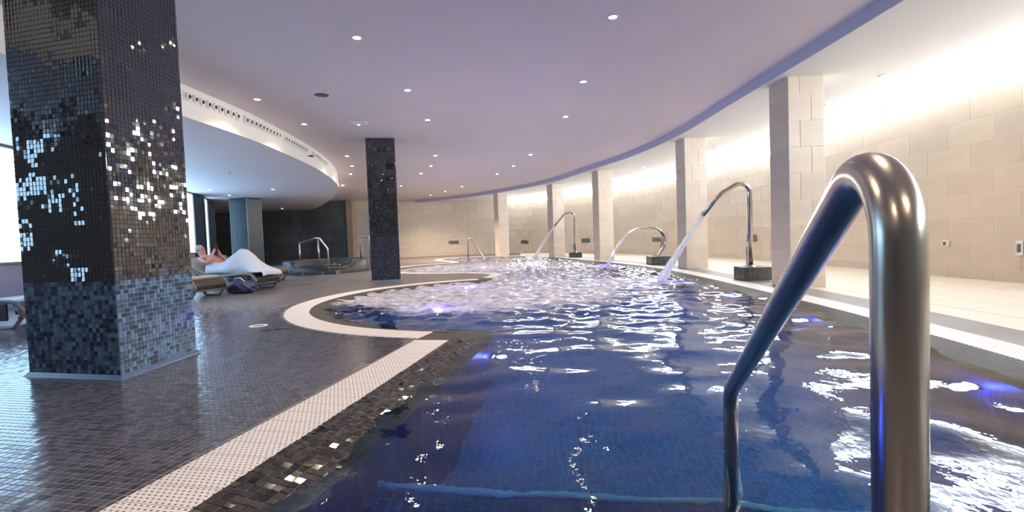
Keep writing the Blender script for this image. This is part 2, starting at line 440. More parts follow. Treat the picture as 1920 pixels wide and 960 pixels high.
# ------------------------------------------------------------------ plan of the place (metres, deck at z = 0)
Z_CEIL, Z_RC, Z_SOF, Z_SILL = 3.11, 2.95, 2.67, 2.70
Z_WATER = -0.035
# outer edge of the white overflow grating, left side, from near to far (pool to the right of travel)
LOBE_C, LOBE_R = np.array([0.03, 7.2]), 3.16
a0 = math.atan2(4.16 - 7.2, -0.86 - 0.03); a1 = math.atan2(10.26 - 7.2, -0.78 - 0.03)
straight = [(-1.80, -0.50), (-1.59, 0.55), (-1.38, 1.56), (-1.12, 2.8), (-0.86, 4.10)]
lobe1 = [tuple(LOBE_C + LOBE_R * np.array([math.cos(t), math.sin(t)])) for t in np.linspace(a0 + 2 * math.pi if a0 < 0 else a0, a1, 46)]
L2C, L2R = np.array([-0.9, 15.2]), 3.12
b0 = math.atan2(12.12 - 15.2, -1.2 + 0.9) + 2 * math.pi; b1 = math.atan2(18.0 - 15.2, -2.3 + 0.9)
lobe2 = [tuple(L2C + L2R * np.array([math.cos(t), math.sin(t)])) for t in np.linspace(b0, b1, 40)]
tip = [tuple(p) for p in catmull([lobe1[-1], (-0.60, 10.7), (-0.58, 11.5), lobe2[0]], 0.12)[1:-1]]
farl = [tuple(p) for p in catmull([lobe2[-1], (-2.45, 18.7), (-3.3, 20.6), (-3.3, 22.2), (-2.2, 23.0), (-0.8, 22.6), (0.4, 22.4)], 0.3)[1:]]
OL = np.array(straight + lobe1 + tip + lobe2 + farl)
# right side, from far to near (pool again on the right of travel)
OR = catmull([(0.4, 22.4), (1.35, 20.9), (2.45, 18.0), (3.0, 15.7), (3.55, 13.2), (3.80, 11.2), (3.80, 9.2), (3.74, 7.1), (3.60, 4.9), (3.44, 3.5), (3.24, 2.2), (3.0, 1.0), (2.7, -0.2), (2.6, -0.5)], 0.2)
O = np.concatenate([OL, OR[1:]])
SW, MW = 0.30, 0.33
S = offset(O, SW); Wt = offset(O, SW + MW)
iL = len(OL)
near_y = 0.55
# -------- floor
fl = empty('floor'); tag(fl, kind='structure')
left_deck = [(-13.5, -5.0), (-1.95, -5.0), (-1.80, -0.5)] + [tuple(p) for p in OL[1:]] + [(0.4, 27.2), (-17, 27.2), (-17, 20)]
link('deck_paving', flat_poly('deck_paving', left_deck, 0, M['deck']), fl)
BW = 0.42
BND = offset(OR, -BW)
far_band = [(0.4, 22.4)] + [(0.62, 22.75)]
link('deck_border', ribbon('deck_border', [(p[0], p[1], 0.0) for p in OR], [(p[0], p[1], 0.0) for p in BND], M['deckr']), fl)
right_floor = [tuple(p) for p in BND] + [(7.2, -0.5), (7.2, 27.2), (0.4, 27.2), (0.4, 22.6)]
link('grout_bed', flat_poly('grout_bed', right_floor, -0.003, M['grout']), fl)
# near deck behind the pool (under the camera)
near = [(-1.95, -5.0), (7.2, -5.0), (7.2, -0.5), (2.4, -0.5), (2.9, near_y), (-1.59, near_y), (-1.80, -0.5)]
link('near_deck_paving', flat_poly('near_deck_paving', near, 0.0, M['deck']), fl)
# cream slabs of the walkway, cut to the border and the wall
bxy = BND
def band_x(y):
    o_ = np.argsort(bxy[:, 1]); return float(np.interp(y, bxy[o_, 1], bxy[o_, 0]))
PIT = 0.62
n_slab = 0
me_slab = None
for j in range(-1, 42):
    for i in range(0, 14):
        x, y = -0.9 + i * PIT, j * PIT
        if x - PIT / 2 < max(band_x(y - PIT / 2), band_x(y + PIT / 2), band_x(y)) or x + PIT / 2 > 7.0 or y > 26.4: continue
        if me_slab is None:
            a = PIT / 2 - 0.0015; c = 0.0015
            me_slab = mesh('floor_slab', [(-a, -a, -.002), (a, -a, -.002), (a, a, -.002), (-a, a, -.002), (-a + c, -a + c, .001), (a - c, -a + c, .001), (a - c, a - c, .001), (-a + c, a - c, .001)],
                           [(4, 5, 6, 7), (0, 1, 5, 4), (1, 2, 6, 5), (2, 3, 7, 6), (3, 0, 4, 7)], M['cream'])
        link('floor_slab', me_slab, fl, (x, y, 0)); n_slab += 1
# cut slabs along the border: a plain cream infill under the whole ones
link('cut_slabs', flat_poly('cut_slabs', right_floor, -0.0012, M['cream']), fl)

# -------- wet margin sloping into the water, both sides in one run
def z3(P, z): return [(p[0], p[1], z) for p in P]
mg = link('wet_margin', ribbon('wet_margin', z3(S, 0.0), z3(Wt, -0.055), M['margin']), fl)
sub = link('grating_channel', ribbon('grating_channel', z3(O, -0.004), z3(S, -0.004), M['margin']), fl)
# near end of the pool
ny = near_y
link('near_margin', mesh('near_margin', [(-1.6, ny, 0), (3.3, ny, 0), (3.3, ny + .3, -0.055), (-1.6, ny + .3, -0.055)], [(0, 1, 2, 3)], M['margin']), fl)

# -------- pool shell
Z_BOT = -1.25
sh = empty('pool_shell'); tag(sh, kind='structure', label='dark blue mosaic lined pool basin under the water', cat='pool')
Wp = [p for p in Wt if p[1] > ny + 0.3]
Wp = [np.array([Wp[0][0] - 0.03, ny + 0.3])] + Wp + [np.array([Wp[-1][0], ny + 0.3])]
link('basin_wall', ribbon('basin_wall', z3(Wp + [Wp[0]], -0.055), z3(Wp + [Wp[0]], Z_BOT), M['pool']), sh)
link('basin_floor', flat_poly('basin_floor', [(-4.5, ny), (4.2, ny), (4.2, 24), (-4.5, 24)], Z_BOT, M['poolf']), sh)
# entry steps at the near left with pale nosings
for k, (d, z) in enumerate(((1.42, -0.45), (1.45, -0.3))):
    pts = [(-1.3, ny), (2.4, ny), (2.4, ny + d - 0.45), (0.3, ny + d - 0.03), (-1.3, ny + d + 0.2)]
    if k == 1: pts = [(-1.3, ny), (2.4, ny), (2.4, ny + .55), (-1.3, ny + .6)]
    n = len(pts)
    v = [(p[0], p[1], z) for p in pts] + [(p[0], p[1], Z_BOT) for p in pts]
    link('pool_step', mesh('pool_step', v, [tuple(range(n))] + [(i, n + i, n + (i + 1) % n, (i + 1) % n) for i in range(n)], M['pool']), sh)
    e = pts[2:]
    link('step_nosing', tube('step_nosing', [(p[0], p[1], z + 0.004) for p in e], 0.018, M['nosing'], 8), sh)

# -------- white overflow gratings: single perforated tiles
TL = 0.12
def grate(parent, P, s0, s1):
    L = cumlen(P); k = ('grate', )
    if k not in _tc:
        a, b = SW / 2 - 0.002, TL / 2 - 0.0002; c = 0.002
        _tc[k] = mesh('grating_tile', [(-a, -b, -.004), (a, -b, -.004), (a, b, -.004), (-a, b, -.004), (-a + c, -b + c * .4, .004), (a - c, -b + c * .4, .004), (a - c, b - c * .4, .004), (-a + c, b - c * .4, .004)],
                      [(4, 5, 6, 7), (0, 1, 5, 4), (1, 2, 6, 5), (2, 3, 7, 6), (3, 0, 4, 7)], M['grating'])
    n = max(1, int(round((s1 - s0) / TL)))
    for i in range(n):
        p, d = at_len(P, L, s0 + (i + 0.5) * (s1 - s0) / n)
        link('grating_tile', _tc[k], parent, (p[0], p[1], 0.0), math.atan2(d[1], d[0]) - math.pi / 2)
def mid(P): return offset(P, SW / 2)
stL = np.array(straight)
g1 = empty('trim_1'); tag(g1, kind='structure'); P1 = mid(stL); grate(g1, P1, 1.05, cumlen(P1)[-1])
g2 = empty('trim_2'); tag(g2, kind='structure'); P2 = mid(np.array(lobe1)); grate(g2, P2, 0, cumlen(P2)[-1])
g3 = empty('trim_3'); tag(g3, kind='structure'); P3 = mid(np.array(tip + lobe2 + farl)); grate(g3, P3, 0.1, cumlen(P3)[-1])
g4 = empty('trim_4'); tag(g4, kind='structure'); P4 = mid(OR); grate(g4, P4, 0, cumlen(P4)[-1])

# -------- modelled mosaic stones of the near deck and the near wet margin
ux, uy = np.array([math.cos(STRIP_ANG), -math.sin(STRIP_ANG)]), np.array([math.sin(STRIP_ANG), math.cos(STRIP_ANG)])
c1quad = [(-3.42, 3.35), (-2.63, 3.17), (-2.61, 3.90), (-3.40, 4.08)]
SZ = 0.036
gi, gj = np.meshgrid(np.arange(-190, 190), np.arange(-20, 190))
c2 = (gi.ravel()[:, None] + 0.5) * SZ * ux + (gj.ravel()[:, None] + 0.5) * SZ * uy
keep = (c2[:, 1] > 1.2) & (c2[:, 1] < 7.0) & (c2[:, 0] > -6.4)
c2 = c2[keep]
deck_lim = in_poly(c2[:, 0], c2[:, 1], left_deck) & in_poly(c2[:, 0], c2[:, 1], [(p[0] - 0.03, p[1]) for p in left_deck]) & in_poly(c2[:, 0] + 0.025, c2[:, 1], left_deck)
cc = np.array(c1quad).mean(0); big = [tuple(cc + (np.array(p) - cc) * 1.06) for p in c1quad]
deck_lim &= ~in_poly(c2[:, 0], c2[:, 1], big)
deck_lim &= c2[:, 1] < 6.0 + 0.9 * rng.random(len(c2))
c2 = c2[deck_lim]; n = len(c2)
C3 = np.column_stack([c2, np.full(n, -0.0005)]); U3 = np.tile(np.append(ux, 0), (n, 1)); V3 = np.tile(np.append(uy, 0), (n, 1)); N3 = np.tile([0, 0, 1.0], (n, 1))
tesserae('mosaic_stones', C3, U3, V3, N3, SZ, 0.0022, M['tess_floor'], 0.014, rng.random(n), fl, gap=0.0055)
# margin stones: rows along the straight edge, on the slope
nr, ncol = int(4.2 / SZ), int(MW / SZ)
sdir = np.array([uy[0], uy[1]]); ndir = ux
p0 = np.array([-1.38, 1.56]) - sdir * 0.6 + ndir * SW
ii, jj = np.meshgrid(np.arange(ncol), np.arange(nr)); ii = ii.ravel(); jj = jj.ravel()
cm = p0 + ndir * ((ii + 0.5) * SZ)[:, None] + sdir * ((jj + 0.5) * SZ)[:, None]
sl = -0.055 / MW; zc = ((ii + 0.5) * SZ) * sl
ok = in_poly(cm[:, 0], cm[:, 1], [tuple(p) for p in S]) & (cm[:, 1] < 4.15)
cm, zc = cm[ok], zc[ok]; n = len(cm)
Um = np.array([ndir[0], ndir[1], sl]); Um /= np.linalg.norm(Um); Vm = np.array([sdir[0], sdir[1], 0]); Nm = np.cross(Um, Vm)
tesserae('margin_stones', np.column_stack([cm, zc]), np.tile(Um, (n, 1)), np.tile(Vm, (n, 1)), np.tile(Nm, (n, 1)), SZ, 0.002, M['tess_wet'], 0.07, rng.random(n), fl)

# ------------------------------------------------------------------ walls
RW = catmull([(6.8, -5.0), (6.8, 0), (6.8, 6), (6.8, 12.3), (6.45, 15.0), (5.85, 17.2), (4.55, 20.8), (2.0, 24.7), (0, 26.3), (-3.0, 26.6), (-5.7, 26.0), (-8.45, 25.3)], 0.2)
LR = cumlen(RW)
def wall_strip(name, P, z0, z1, mt, parent=None):
    o = link(name, ribbon(name, z3(P, z0), z3(P, z1), mt), parent)
    if parent is None: tag(o, kind='structure')
    return o
def split_at(P, y):
    k = next(i for i in range(len(P)) if P[i][1] > y); return P[:k + 1], P[k:]
RWa, RWb = split_at(RW, 12.3)
wr = wall_strip('wall_right', RWa, 0, Z_SILL, M['grout'])
wf = wall_strip('wall_back', RWb, 0, Z_SILL, M['grout'])
def tile_wall(parent, P, rows, tw, mt, s0, s1, side, g=0.006, t=0.005):
    """running-bond slabs along a plan polyline; side=+1 puts the faces on the left of travel"""
    L = cumlen(P)
    for r, (za, zb) in enumerate(rows):
        s = s0 - (tw / 2 if r % 2 else 0)
        while s < s1 - 0.02:
            a, b = max(s, s0), min(s + tw, s1)
            if b - a > 0.05:
                pa, _ = at_len(P, L, a + 1e-4); pb, _ = at_len(P, L, b - 1e-4)
                pm_ = (pa + pb) / 2; d = (pb - pa) / np.linalg.norm(pb - pa)
                rz = math.atan2(d[1], d[0]) + (0 if side > 0 else math.pi)
                link('wall_tile', slab(b - a - g, zb - za - g, mt, t), parent, (pm_[0], pm_[1], (za + zb) / 2), rz)
            s += tw
RP = 0.363
rows_r = [(0.0, 0.16)] + [(0.16 + RP * k, 0.16 + RP * (k + 1)) for k in range(7)]
rows_r[-1] = (rows_r[-1][0], Z_SILL)
La = cumlen(RWa); Lb = cumlen(RWb)
s_start = float(np.interp(4.6, RWa[:, 1], La))
tile_wall(wr, RWa, rows_r, 0.72, M['beige'], s_start, La[-1], 1)
tile_wall(wf, RWb, rows_r, 0.72, M['beige'], 0, Lb[-1], 1)
# far wall carries on above the sill where there are no clerestory windows
k_end = next(i for i in range(len(RW)) if RW[i][0] < -0.2 and RW[i][1] > 20)
wt = wall_strip('wall_far_top', RW[k_end:], Z_SILL, Z_CEIL, M['grout'])
Lt = cumlen(RW[k_end:]); tile_wall(wt, RW[k_end:], [(Z_SILL, Z_CEIL)], 0.72, M['beige'], 0, Lt[-1], 1)

# clerestory windows: one unit per pane
s_end = LR[k_end]; PW = 0.95; nwin = int((s_end - 0.5) / PW)
for k in range(nwin):
    s = 0.5 + k * PW
    pa, _ = at_len(RW, LR, s); pb, _ = at_len(RW, LR, s + PW); d = (pb - pa); ln = np.linalg.norm(d); d /= ln
    rz = math.atan2(d[1], d[0]); c = (pa + pb) / 2
    nrm = np.array([-d[1], d[0]])
    wo = empty('window_%d' % (k + 1), (c[0] - nrm[0] * 0.03, c[1] - nrm[1] * 0.03, (Z_SILL + Z_RC) / 2), rz); tag(wo, kind='structure')
    key = ('wf', round(ln, 2))
    if key not in _tc:
        h = (Z_RC - Z_SILL) / 2; a = ln / 2; bm = bmesh.new()
        for (x0, x1, zz0, zz1) in ((-a, -a + .025, -h, h), (a - .025, a, -h, h), (-a, a, -h, -h + .012), (-a, a, h - .03, h)):
            r = bmesh.ops.create_cube(bm, size=1)
            for v in r['verts']: v.co = Vector(((x0 + x1) / 2 + v.co.x * (x1 - x0), 0.0 + v.co.y * 0.05, (zz0 + zz1) / 2 + v.co.z * (zz1 - zz0)))
        _tc[key] = (bm_mesh('window_frame', bm, M['frame']),
                    mesh('pane', [(-a + .02, 0, -h + .01), (a - .02, 0, -h + .01), (a - .02, 0, h - .02), (-a + .02, 0, h - .02)], [(0, 3, 2, 1)], M['win_r']))
    link('window_frame', _tc[key][0], wo); link('pane', _tc[key][1], wo)

# dark tiled wall at the far left and its return
DW = np.array([(-16.6, 25.0), (-8.5, 25.0)])
wd = wall_strip('wall_dark', DW, 0, Z_CEIL, M['slate_g'])
tile_wall(wd, DW, [(0.0, .36)] + [(.36 + .68 * k, .36 + .68 * (k + 1)) for k in range(4)], 0.44, M['slate'], 0.2, 8.1, -1)
trm = link('trim_5', box_mesh('trim_5', (-8.5, 24.9, 0), (-8.18, 25.35, Z_CEIL), M['brown'], 0.01)); tag(trm, kind='structure')
# door beside it
dr = empty('door_1', (-7.62, 25.42, 0), math.radians(-14)); tag(dr, kind='structure')
link('door_leaf', box_mesh('door_leaf', (-0.48, -0.03, 0.01), (0.48, 0.03, 2.6), M['door'], 0.006), dr)
link('door_frame', box_mesh('door_frame', (-0.54, 0.0, 0), (0.54, 0.05, 2.68), M['white'], 0.006), dr)
link('door_handle', tube('door_handle', [(0.36, -0.03, 1.02), (0.36, -0.07, 1.02), (0.27, -0.07, 1.02)], 0.012, M['steel'], 8), dr)

# window wall on the left: low parapet, glazing, dark panels
LW = catmull([(-6.4, -5.0), (-7.2, 0.0), (-7.75, 4.5), (-8.4, 8.5), (-9.5, 12.8), (-10.35, 15.7), (-10.85, 17.0), (-11.1, 17.6), (-12.4, 20.2), (-14.5, 22.2), (-16.6, 23.4)], 0.2)
LL = cumlen(LW)
def s_at_y(y): return float(np.interp(y, LW[:, 1], LL))
def sub_line(y0, y1, n=12):
    return np.array([at_len(LW, LL, s)[0] for s in np.linspace(s_at_y(y0), s_at_y(y1), n)])
wl = wall_strip('wall_left', sub_line(2.05, 15.7, 60), 0, 0.71, M['lavwall'])
wl0 = wall_strip('wall_left_near', sub_line(-4.9, 2.05, 30), 0, Z_SOF, M['slate_g'])
wl2 = wall_strip('wall_left_panels', sub_line(15.7, 23.3, 40), 0, Z_SOF, M['slate_g'])
PS = sub_line(17.55, 23.2, 60); tile_wall(wl2, PS, [(0, .36)] + [(.36 + .66 * k, .36 + .66 * (k + 1)) for k in range(4)][:3] + [(2.34, Z_SOF)], 0.44, M['slate'], 0, cumlen(PS)[-1], -1)
def tall_window(idx, y0, y1, z0):
    pa, _ = at_len(LW, LL, s_at_y(y0)); pb, _ = at_len(LW, LL, s_at_y(y1)); d = pb - pa; ln = np.linalg.norm(d); d /= ln
    nrm = np.array([d[1], -d[0]]); c = (pa + pb) / 2 + nrm * 0.04
    wo = empty('window_%d' % idx, (c[0], c[1], 0), math.atan2(d[1], d[0])); tag(wo, kind='structure')
    a = ln / 2; bm = bmesh.new()
    for (x0, x1, zz0, zz1) in ((-a, -a + .05, z0, Z_SOF), (a - .05, a, z0, Z_SOF), (-a, a, z0, z0 + .04), (-a, a, Z_SOF - .05, Z_SOF)):
        if x1 - x0 <= 0: continue
        r = bmesh.ops.create_cube(bm, size=1)
        for v in r['verts']: v.co = Vector(((x0 + x1) / 2 + v.co.x * (x1 - x0), v.co.y * 0.07, (zz0 + zz1) / 2 + v.co.z * (zz1 - zz0)))
    link('window_frame', bm_mesh('window_frame', bm, M['loungeframe']), wo)
    link('pane', mesh('pane', [(-a + .02, 0, z0 + .02), (a - .02, 0, z0 + .02), (a - .02, 0, Z_SOF - .03), (-a + .02, 0, Z_SOF - .03)], [(0, 1, 2, 3)], M['win_l']), wo)
wi = nwin
for y0 in np.arange(2.1, 12.9, 1.55):
    wi += 1; tall_window(wi, y0, y0 + 1.55, 0.71)
wi += 1; tall_window(wi, 12.95, 14.15, 0.71)
tall_window(wi + 1, 14.15, 15.65, 0.71)
tall_window(wi + 2, 16.95, 17.5, 0.05)
# dark panels between the far windows
for (ya, yb, nm) in ((15.7, 16.9, 'dark charcoal wall panel between the two narrow bright windows'),):
    pa, _ = at_len(LW, LL, s_at_y(ya)); pb, _ = at_len(LW, LL, s_at_y(yb)); d = pb - pa; ln = np.linalg.norm(d); d /= ln
    c = (pa + pb) / 2
    po = empty('wall_panel', (c[0], c[1], 0), math.atan2(d[1], d[0])); tag(po, nm, 'panel')
    k = 3
    for q in range(k):
        link('panel_board', box_mesh('panel_board', (-ln / 2 + q * ln / k + .004, -0.10, 0.0), (-ln / 2 + (q + 1) * ln / k - .004, -0.04, Z_SOF - .005), M['curtain'], 0.008), po)
# room is closed behind the camera
wb = wall_strip('wall_behind', np.array([(-6.4, -5.0), (6.8, -5.0)]), 0, Z_CEIL, M['slate_g'])
wb2 = wall_strip('wall_end_left', np.array([(-16.6, 23.4), (-16.6, 25.0)]), 0, Z_CEIL, M['slate_g'])

# ------------------------------------------------------------------ ceilings
ce = empty('ceiling'); tag(ce, kind='structure')
link('main_ceiling', flat_poly('main_ceiling', [(-17, -5.05), (7.2, -5.05), (7.2, 27.3), (-17, 27.3)], Z_CEIL, M['ceil'], up=False), ce)
FR = catmull([(3.55, -5.0), (3.72, 0), (3.77, 4.9), (3.75, 8), (3.73, 10.6), (3.35, 13.2), (2.67, 15.5), (1.48, 19.1), (-0.83, 22.6), (-2.9, 24.8), (-5.4, 26.3)], 0.15)
rc_poly = [tuple(p) for p in FR] + [(-5.4, 27.2), (7.1, 27.2), (7.1, -5.0)]
link('side_ceiling', flat_poly('side_ceiling', rc_poly, Z_RC, M['ceil_w'], up=False), ce)
link('side_fascia', ribbon('side_fascia', z3(FR, Z_RC), z3(FR, Z_CEIL), M['fascia'], True), ce)
FL = catmull([(-4.2, -5.0), (-4.45, 0), (-4.52, 4.4), (-4.41, 6.65), (-4.35, 8.7), (-4.66, 12.0), (-5.43, 15.3), (-6.85, 18.7), (-9.2, 23.2), (-10.4, 25.0)], 0.15)
sf_poly = [tuple(p) for p in FL] + [(-17, 25.0), (-17, -5.0)]
so = empty('ceiling_soffit'); tag(so, kind='structure')
link('soffit_panel', flat_poly('soffit_panel', sf_poly, Z_SOF, M['ceil'], up=False), so)
link('soffit_fascia', ribbon('soffit_fascia', z3(FL, Z_SOF), z3(FL, Z_CEIL), M['fascia_w'], True), so)

# air nozzles in groups on the soffit fascia
LFL = cumlen(FL)
noz_ring = lathe('nozzle_ring', [(0.026, 0.0), (0.052, 0.0), (0.055, 0.012), (0.046, 0.03), (0.032, 0.034), (0.026, 0.03)], M['fascia_w'], 18)
noz_hole = lathe('nozzle_bore', [(0.0, 0.004), (0.032, 0.004)], M['dark'], 14)
def nozzle_bar(y0, y1, n, label):
    s0_, s1_ = float(np.interp(y0, FL[:, 1], LFL)), float(np.interp(y1, FL[:, 1], LFL))
    pc, _ = at_len(FL, LFL, (s0_ + s1_) / 2)
    po = empty('air_diffuser', (pc[0], pc[1], 0)); tag(po, label, 'air vent', 'round-nozzle air diffusers on the white curved fascia')
    zc = 2.965
    back = []; L0 = []
    for s in np.linspace(s0_ - 0.08, s1_ + 0.08, 14):
        p, d = at_len(FL, LFL, s); nr_ = np.array([d[1], -d[0]]); back.append(p + nr_ * 0.008 - pc); L0.append(p - pc)
    v = []; f = []
    for b_, l_ in zip(back, L0):
        v += [(l_[0], l_[1], zc - .07), (b_[0], b_[1], zc - .065), (b_[0], b_[1], zc + .065), (l_[0], l_[1], zc + .07)]
    for i in range(len(back) - 1):
        for q in range(3): f.append((i * 4 + q, i * 4 + q + 1, i * 4 + 5 + q, i * 4 + 4 + q))
    f += [(0, 1, 2, 3), tuple((len(back) - 1) * 4 + q for q in (3, 2, 1, 0))]
    link('face_plate', mesh('face_plate', v, f, M['white']), po)
    for s in np.linspace(s0_, s1_, n):
        p, d = at_len(FL, LFL, s); nr_ = np.array([d[1], -d[0]]); q = p + nr_ * 0.008 - pc
        o = link('nozzle', noz_ring, po, (q[0], q[1], zc)); o.rotation_euler = (math.radians(90 + 12), 0, math.atan2(nr_[1], nr_[0]) + math.pi / 2)
        h = link('bore', noz_hole, o)
        h.location = (0, 0, 0.028)
nozzle_bar(6.72, 7.80, 9, 'air diffuser of round nozzles on the white fascia, nearest the mosaic pillar')
nozzle_bar(8.05, 9.25, 10, 'second air diffuser of round nozzles along the white curved fascia')
nozzle_bar(9.55, 10.75, 10, 'third air diffuser of round nozzles along the white curved fascia')
nozzle_bar(11.3, 12.6, 10, 'farthest air diffuser of nozzles on the curve of the white fascia')

# ------------------------------------------------------------------ water
def water_grid():
    ys = np.concatenate([np.arange(0.6, 5.0, 0.024), np.arange(5.0, 9.0, 0.034), np.arange(9.0, 14, 0.05), np.arange(14, 23.4, 0.08)])
    xs = np.arange(-4.0, 3.95, 0.03)
    X, Y = np.meshgrid(xs, ys)
    bx = lambda v: np.exp(-v * v)
    calm = 1 / (1 + np.exp(-(Y - 5.6 + 0.35 * (X - 0.5)) * 1.3))        # 0 near, 1 churned far
    lob = bx(np.hypot(X + 0.9, (Y - 7.3)) / 1.9)
    rough = np.clip(calm * 0.9 + lob * 0.6, 0, 1)
    rough *= 1 - 0.75 * bx((X - 3.2) / 1.3) * bx((Y - 5.5) / 3.2)       # quiet by the right edge
    Zs = np.zeros_like(X)
    r2 = np.random.default_rng(11)
    for _ in range(34):                                                   # long swell
        lam = r2.uniform(0.28, 0.95); th = r2.normal(math.pi / 2, 0.75); ph = r2.uniform(0, 6.28); k = 2 * math.pi / lam
        Zs += 0.0105 * lam ** 1.25 * np.sin(k * (X * math.cos(th) + Y * math.sin(th)) + ph + 0.6 * np.sin(1.1 * X + 0.8 * Y + ph)) / math.sqrt(17)
    for _ in range(44):                                                   # chop
        lam = r2.uniform(0.12, 0.42); th = r2.uniform(0, 6.28); ph = r2.uniform(0, 6.28); k = 2 * math.pi / lam
        Zs += rough * 0.050 * lam ** 1.1 * np.sin(k * (X * math.cos(th) + Y * math.sin(th)) + ph + 0.9 * np.sin(1.7 * X - 1.3 * Y + ph)) / math.sqrt(22)
    # splash mounds
    for (x, y, h, s) in ((0.45, 11.0, 0.16, 0.42), (-0.15, 10.6, 0.08, 0.5), (2.62, 8.6, 0.05, 0.22), (2.6, 13.2, 0.06, 0.3), (0.9, 20.0, 0.06, 0.3)):
        g = bx(np.hypot((X - x) / s, (Y - y) / s)); Zs += g * h * (0.8 + 0.5 * np.sin(X * 31 + 3 * np.sin(Y * 9)) * np.sin(Y * 27))
    foam = 0.54 * calm + 0.66 * lob
    for (x, y, a, s) in ((0.45, 11.0, 0.55, 0.9), (2.5, 8.8, 0.35, 0.7), (2.55, 13.2, 0.4, 0.7), (0.9, 19.8, 0.4, 0.8), (-1.2, 15.2, 0.3, 1.8), (0.6, 8.6, 0.12, 1.4), (0, 14, 0.10, 4)):
        foam += a * bx(np.hypot(X - x, Y - y) / s)
    foam -= 0.22 * bx((X - 3.2) / 0.7) + 0.5 * bx(np.hypot((X + 2.4), (Y - 6.2)) / 0.55)
    foam = np.clip(foam, 0, 0.72)
    H = Z_WATER + Zs
    nyy, nxx = X.shape
    idx = np.arange(nyy * nxx).reshape(nyy, nxx)
    q = np.stack([idx[:-1, :-1], idx[:-1, 1:], idx[1:, 1:], idx[1:, :-1]], -1).reshape(-1, 4)
    cx = (X[:-1, :-1] + X[1:, 1:]).ravel() / 2; cy = (Y[:-1, :-1] + Y[1:, 1:]).ravel() / 2
    ring = [tuple(p) for p in offset(O, SW + 0.03)]
    kp = in_poly(cx, cy, ring) & (cy > ny + 0.05); q = q[kp]
    used = np.unique(q); remap = -np.ones(nyy * nxx, int); remap[used] = np.arange(len(used)); q = remap[q]
    V = np.column_stack([X.ravel(), Y.ravel(), H.ravel()])[used]
    me = bpy.data.meshes.new('pool_water')
    me.vertices.add(len(V)); me.vertices.foreach_set('co', V.ravel())
    me.loops.add(q.size); me.loops.foreach_set('vertex_index', q.ravel().astype(np.int32))
    me.polygons.add(len(q)); me.polygons.foreach_set('loop_start', np.arange(0, q.size, 4, dtype=np.int32)); me.polygons.foreach_set('loop_total', np.full(len(q), 4, np.int32))
    me.update(calc_edges=True)
    me.polygons.foreach_set('use_smooth', [True] * len(q))
    a = me.attributes.new('foam', 'FLOAT', 'POINT'); a.data.foreach_set('value', foam.ravel()[used].astype(np.float32))
    me.materials.append(M['water']); return me
pw = link('pool_water', water_grid())
tag(pw, 'rippling deep blue pool water with white foam at the far jets', 'water', kind='stuff')

# ------------------------------------------------------------------ mosaic pillars
def mosaic_pillar(quad, z_split, pitch, label, tilt_hi, low, lowg, z_top=Z_CEIL, face_ids=(0, 1, 2, 3)):
    q = np.array(quad, float); c = q.mean(0)
    o = empty('mosaic_pillar', (c[0], c[1], 0)); tag(o, label, 'pillar')
    ql = q - c
    for nm_, za_, zb_, mt_ in (('core', z_split, z_top, M['col_grout']), ('lower_core', 0, z_split, lowg)):
        v = [(p[0], p[1], za_) for p in ql] + [(p[0], p[1], zb_) for p in ql]
        link(nm_, mesh(nm_, v, [(i, (i + 1) % 4, 4 + (i + 1) % 4, 4 + i) for i in range(4)], mt_), o)
    acc = {0: [], 1: []}
    for i in face_ids:
        a, b = ql[i], ql[(i + 1) % 4]; d = b - a; ln = np.linalg.norm(d); d /= ln; nrm = np.array([d[1], -d[0]])
        nc = int(round(ln / pitch)); nz = int(z_top / pitch); pw_ = ln / nc
        ci, ri = np.meshgrid(np.arange(nc), np.arange(nz)); ci = ci.ravel(); ri = ri.ravel()
        z = 0.03 + (ri + 0.5) * pitch; ok = z < z_top - pitch / 2; ci, z = ci[ok], z[ok]
        xy = a + d * ((ci + 0.5) * pw_)[:, None]
        C = np.column_stack([xy, z]); n_ = len(C)
        U = np.tile([d[0], d[1], 0], (n_, 1)); V = np.tile([0, 0, 1.0], (n_, 1)); Nn = np.tile([nrm[0], nrm[1], 0], (n_, 1))
        hi = z > z_split
        acc[1].append((C[hi], U[hi], V[hi], Nn[hi])); acc[0].append((C[~hi], U[~hi], V[~hi], Nn[~hi]))
    for key, mt, tl, nm in ((1, M['tess_col'], tilt_hi, 'iridescent_mosaic'), (0, low, 0.012, 'lower_mosaic')):
        C, U, V, Nn = (np.concatenate([x[k] for x in acc[key]]) for k in range(4))
        tesserae(nm, C, U, V, Nn, pitch, 0.003, mt, tl, rng.random(len(C)) ** 1.5, o, gap=0.003, sheet=0.045 if key else 0.0)
    # quarter-round foot trim
    v, f = [], []
    for (r_, z_) in ((0.028, 0.0), (0.018, 0.012), (0.006, 0.03)):
        for p in ql: v.append((*(p + p / np.linalg.norm(p) * r_ * 1.41), z_))
    for k in range(2):
        for i in range(4): f.append((k * 4 + i, k * 4 + (i + 1) % 4, k * 4 + 4 + (i + 1) % 4, k * 4 + 4 + i))
    link('foot_trim', mesh('foot_trim', v, f, M['foot']), o)
    return o
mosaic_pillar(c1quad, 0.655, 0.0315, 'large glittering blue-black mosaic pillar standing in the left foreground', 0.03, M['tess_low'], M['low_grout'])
def rect(cx, cy, w_, d_, a):
    ca, sa = math.cos(a), math.sin(a)
    return [(cx + x * ca - y * sa, cy + x * sa + y * ca) for x, y in ((-w_ / 2, -d_ / 2), (w_ / 2, -d_ / 2), (w_ / 2, d_ / 2), (-w_ / 2, d_ / 2))]
mosaic_pillar(rect(-2.82, 10.72, 0.6, 0.5, math.radians(12)), 1.0, 0.032, 'slimmer dark mosaic pillar farther back beside the round pool lobe', 0.025, M['tess_low2'], M['col_grout'])

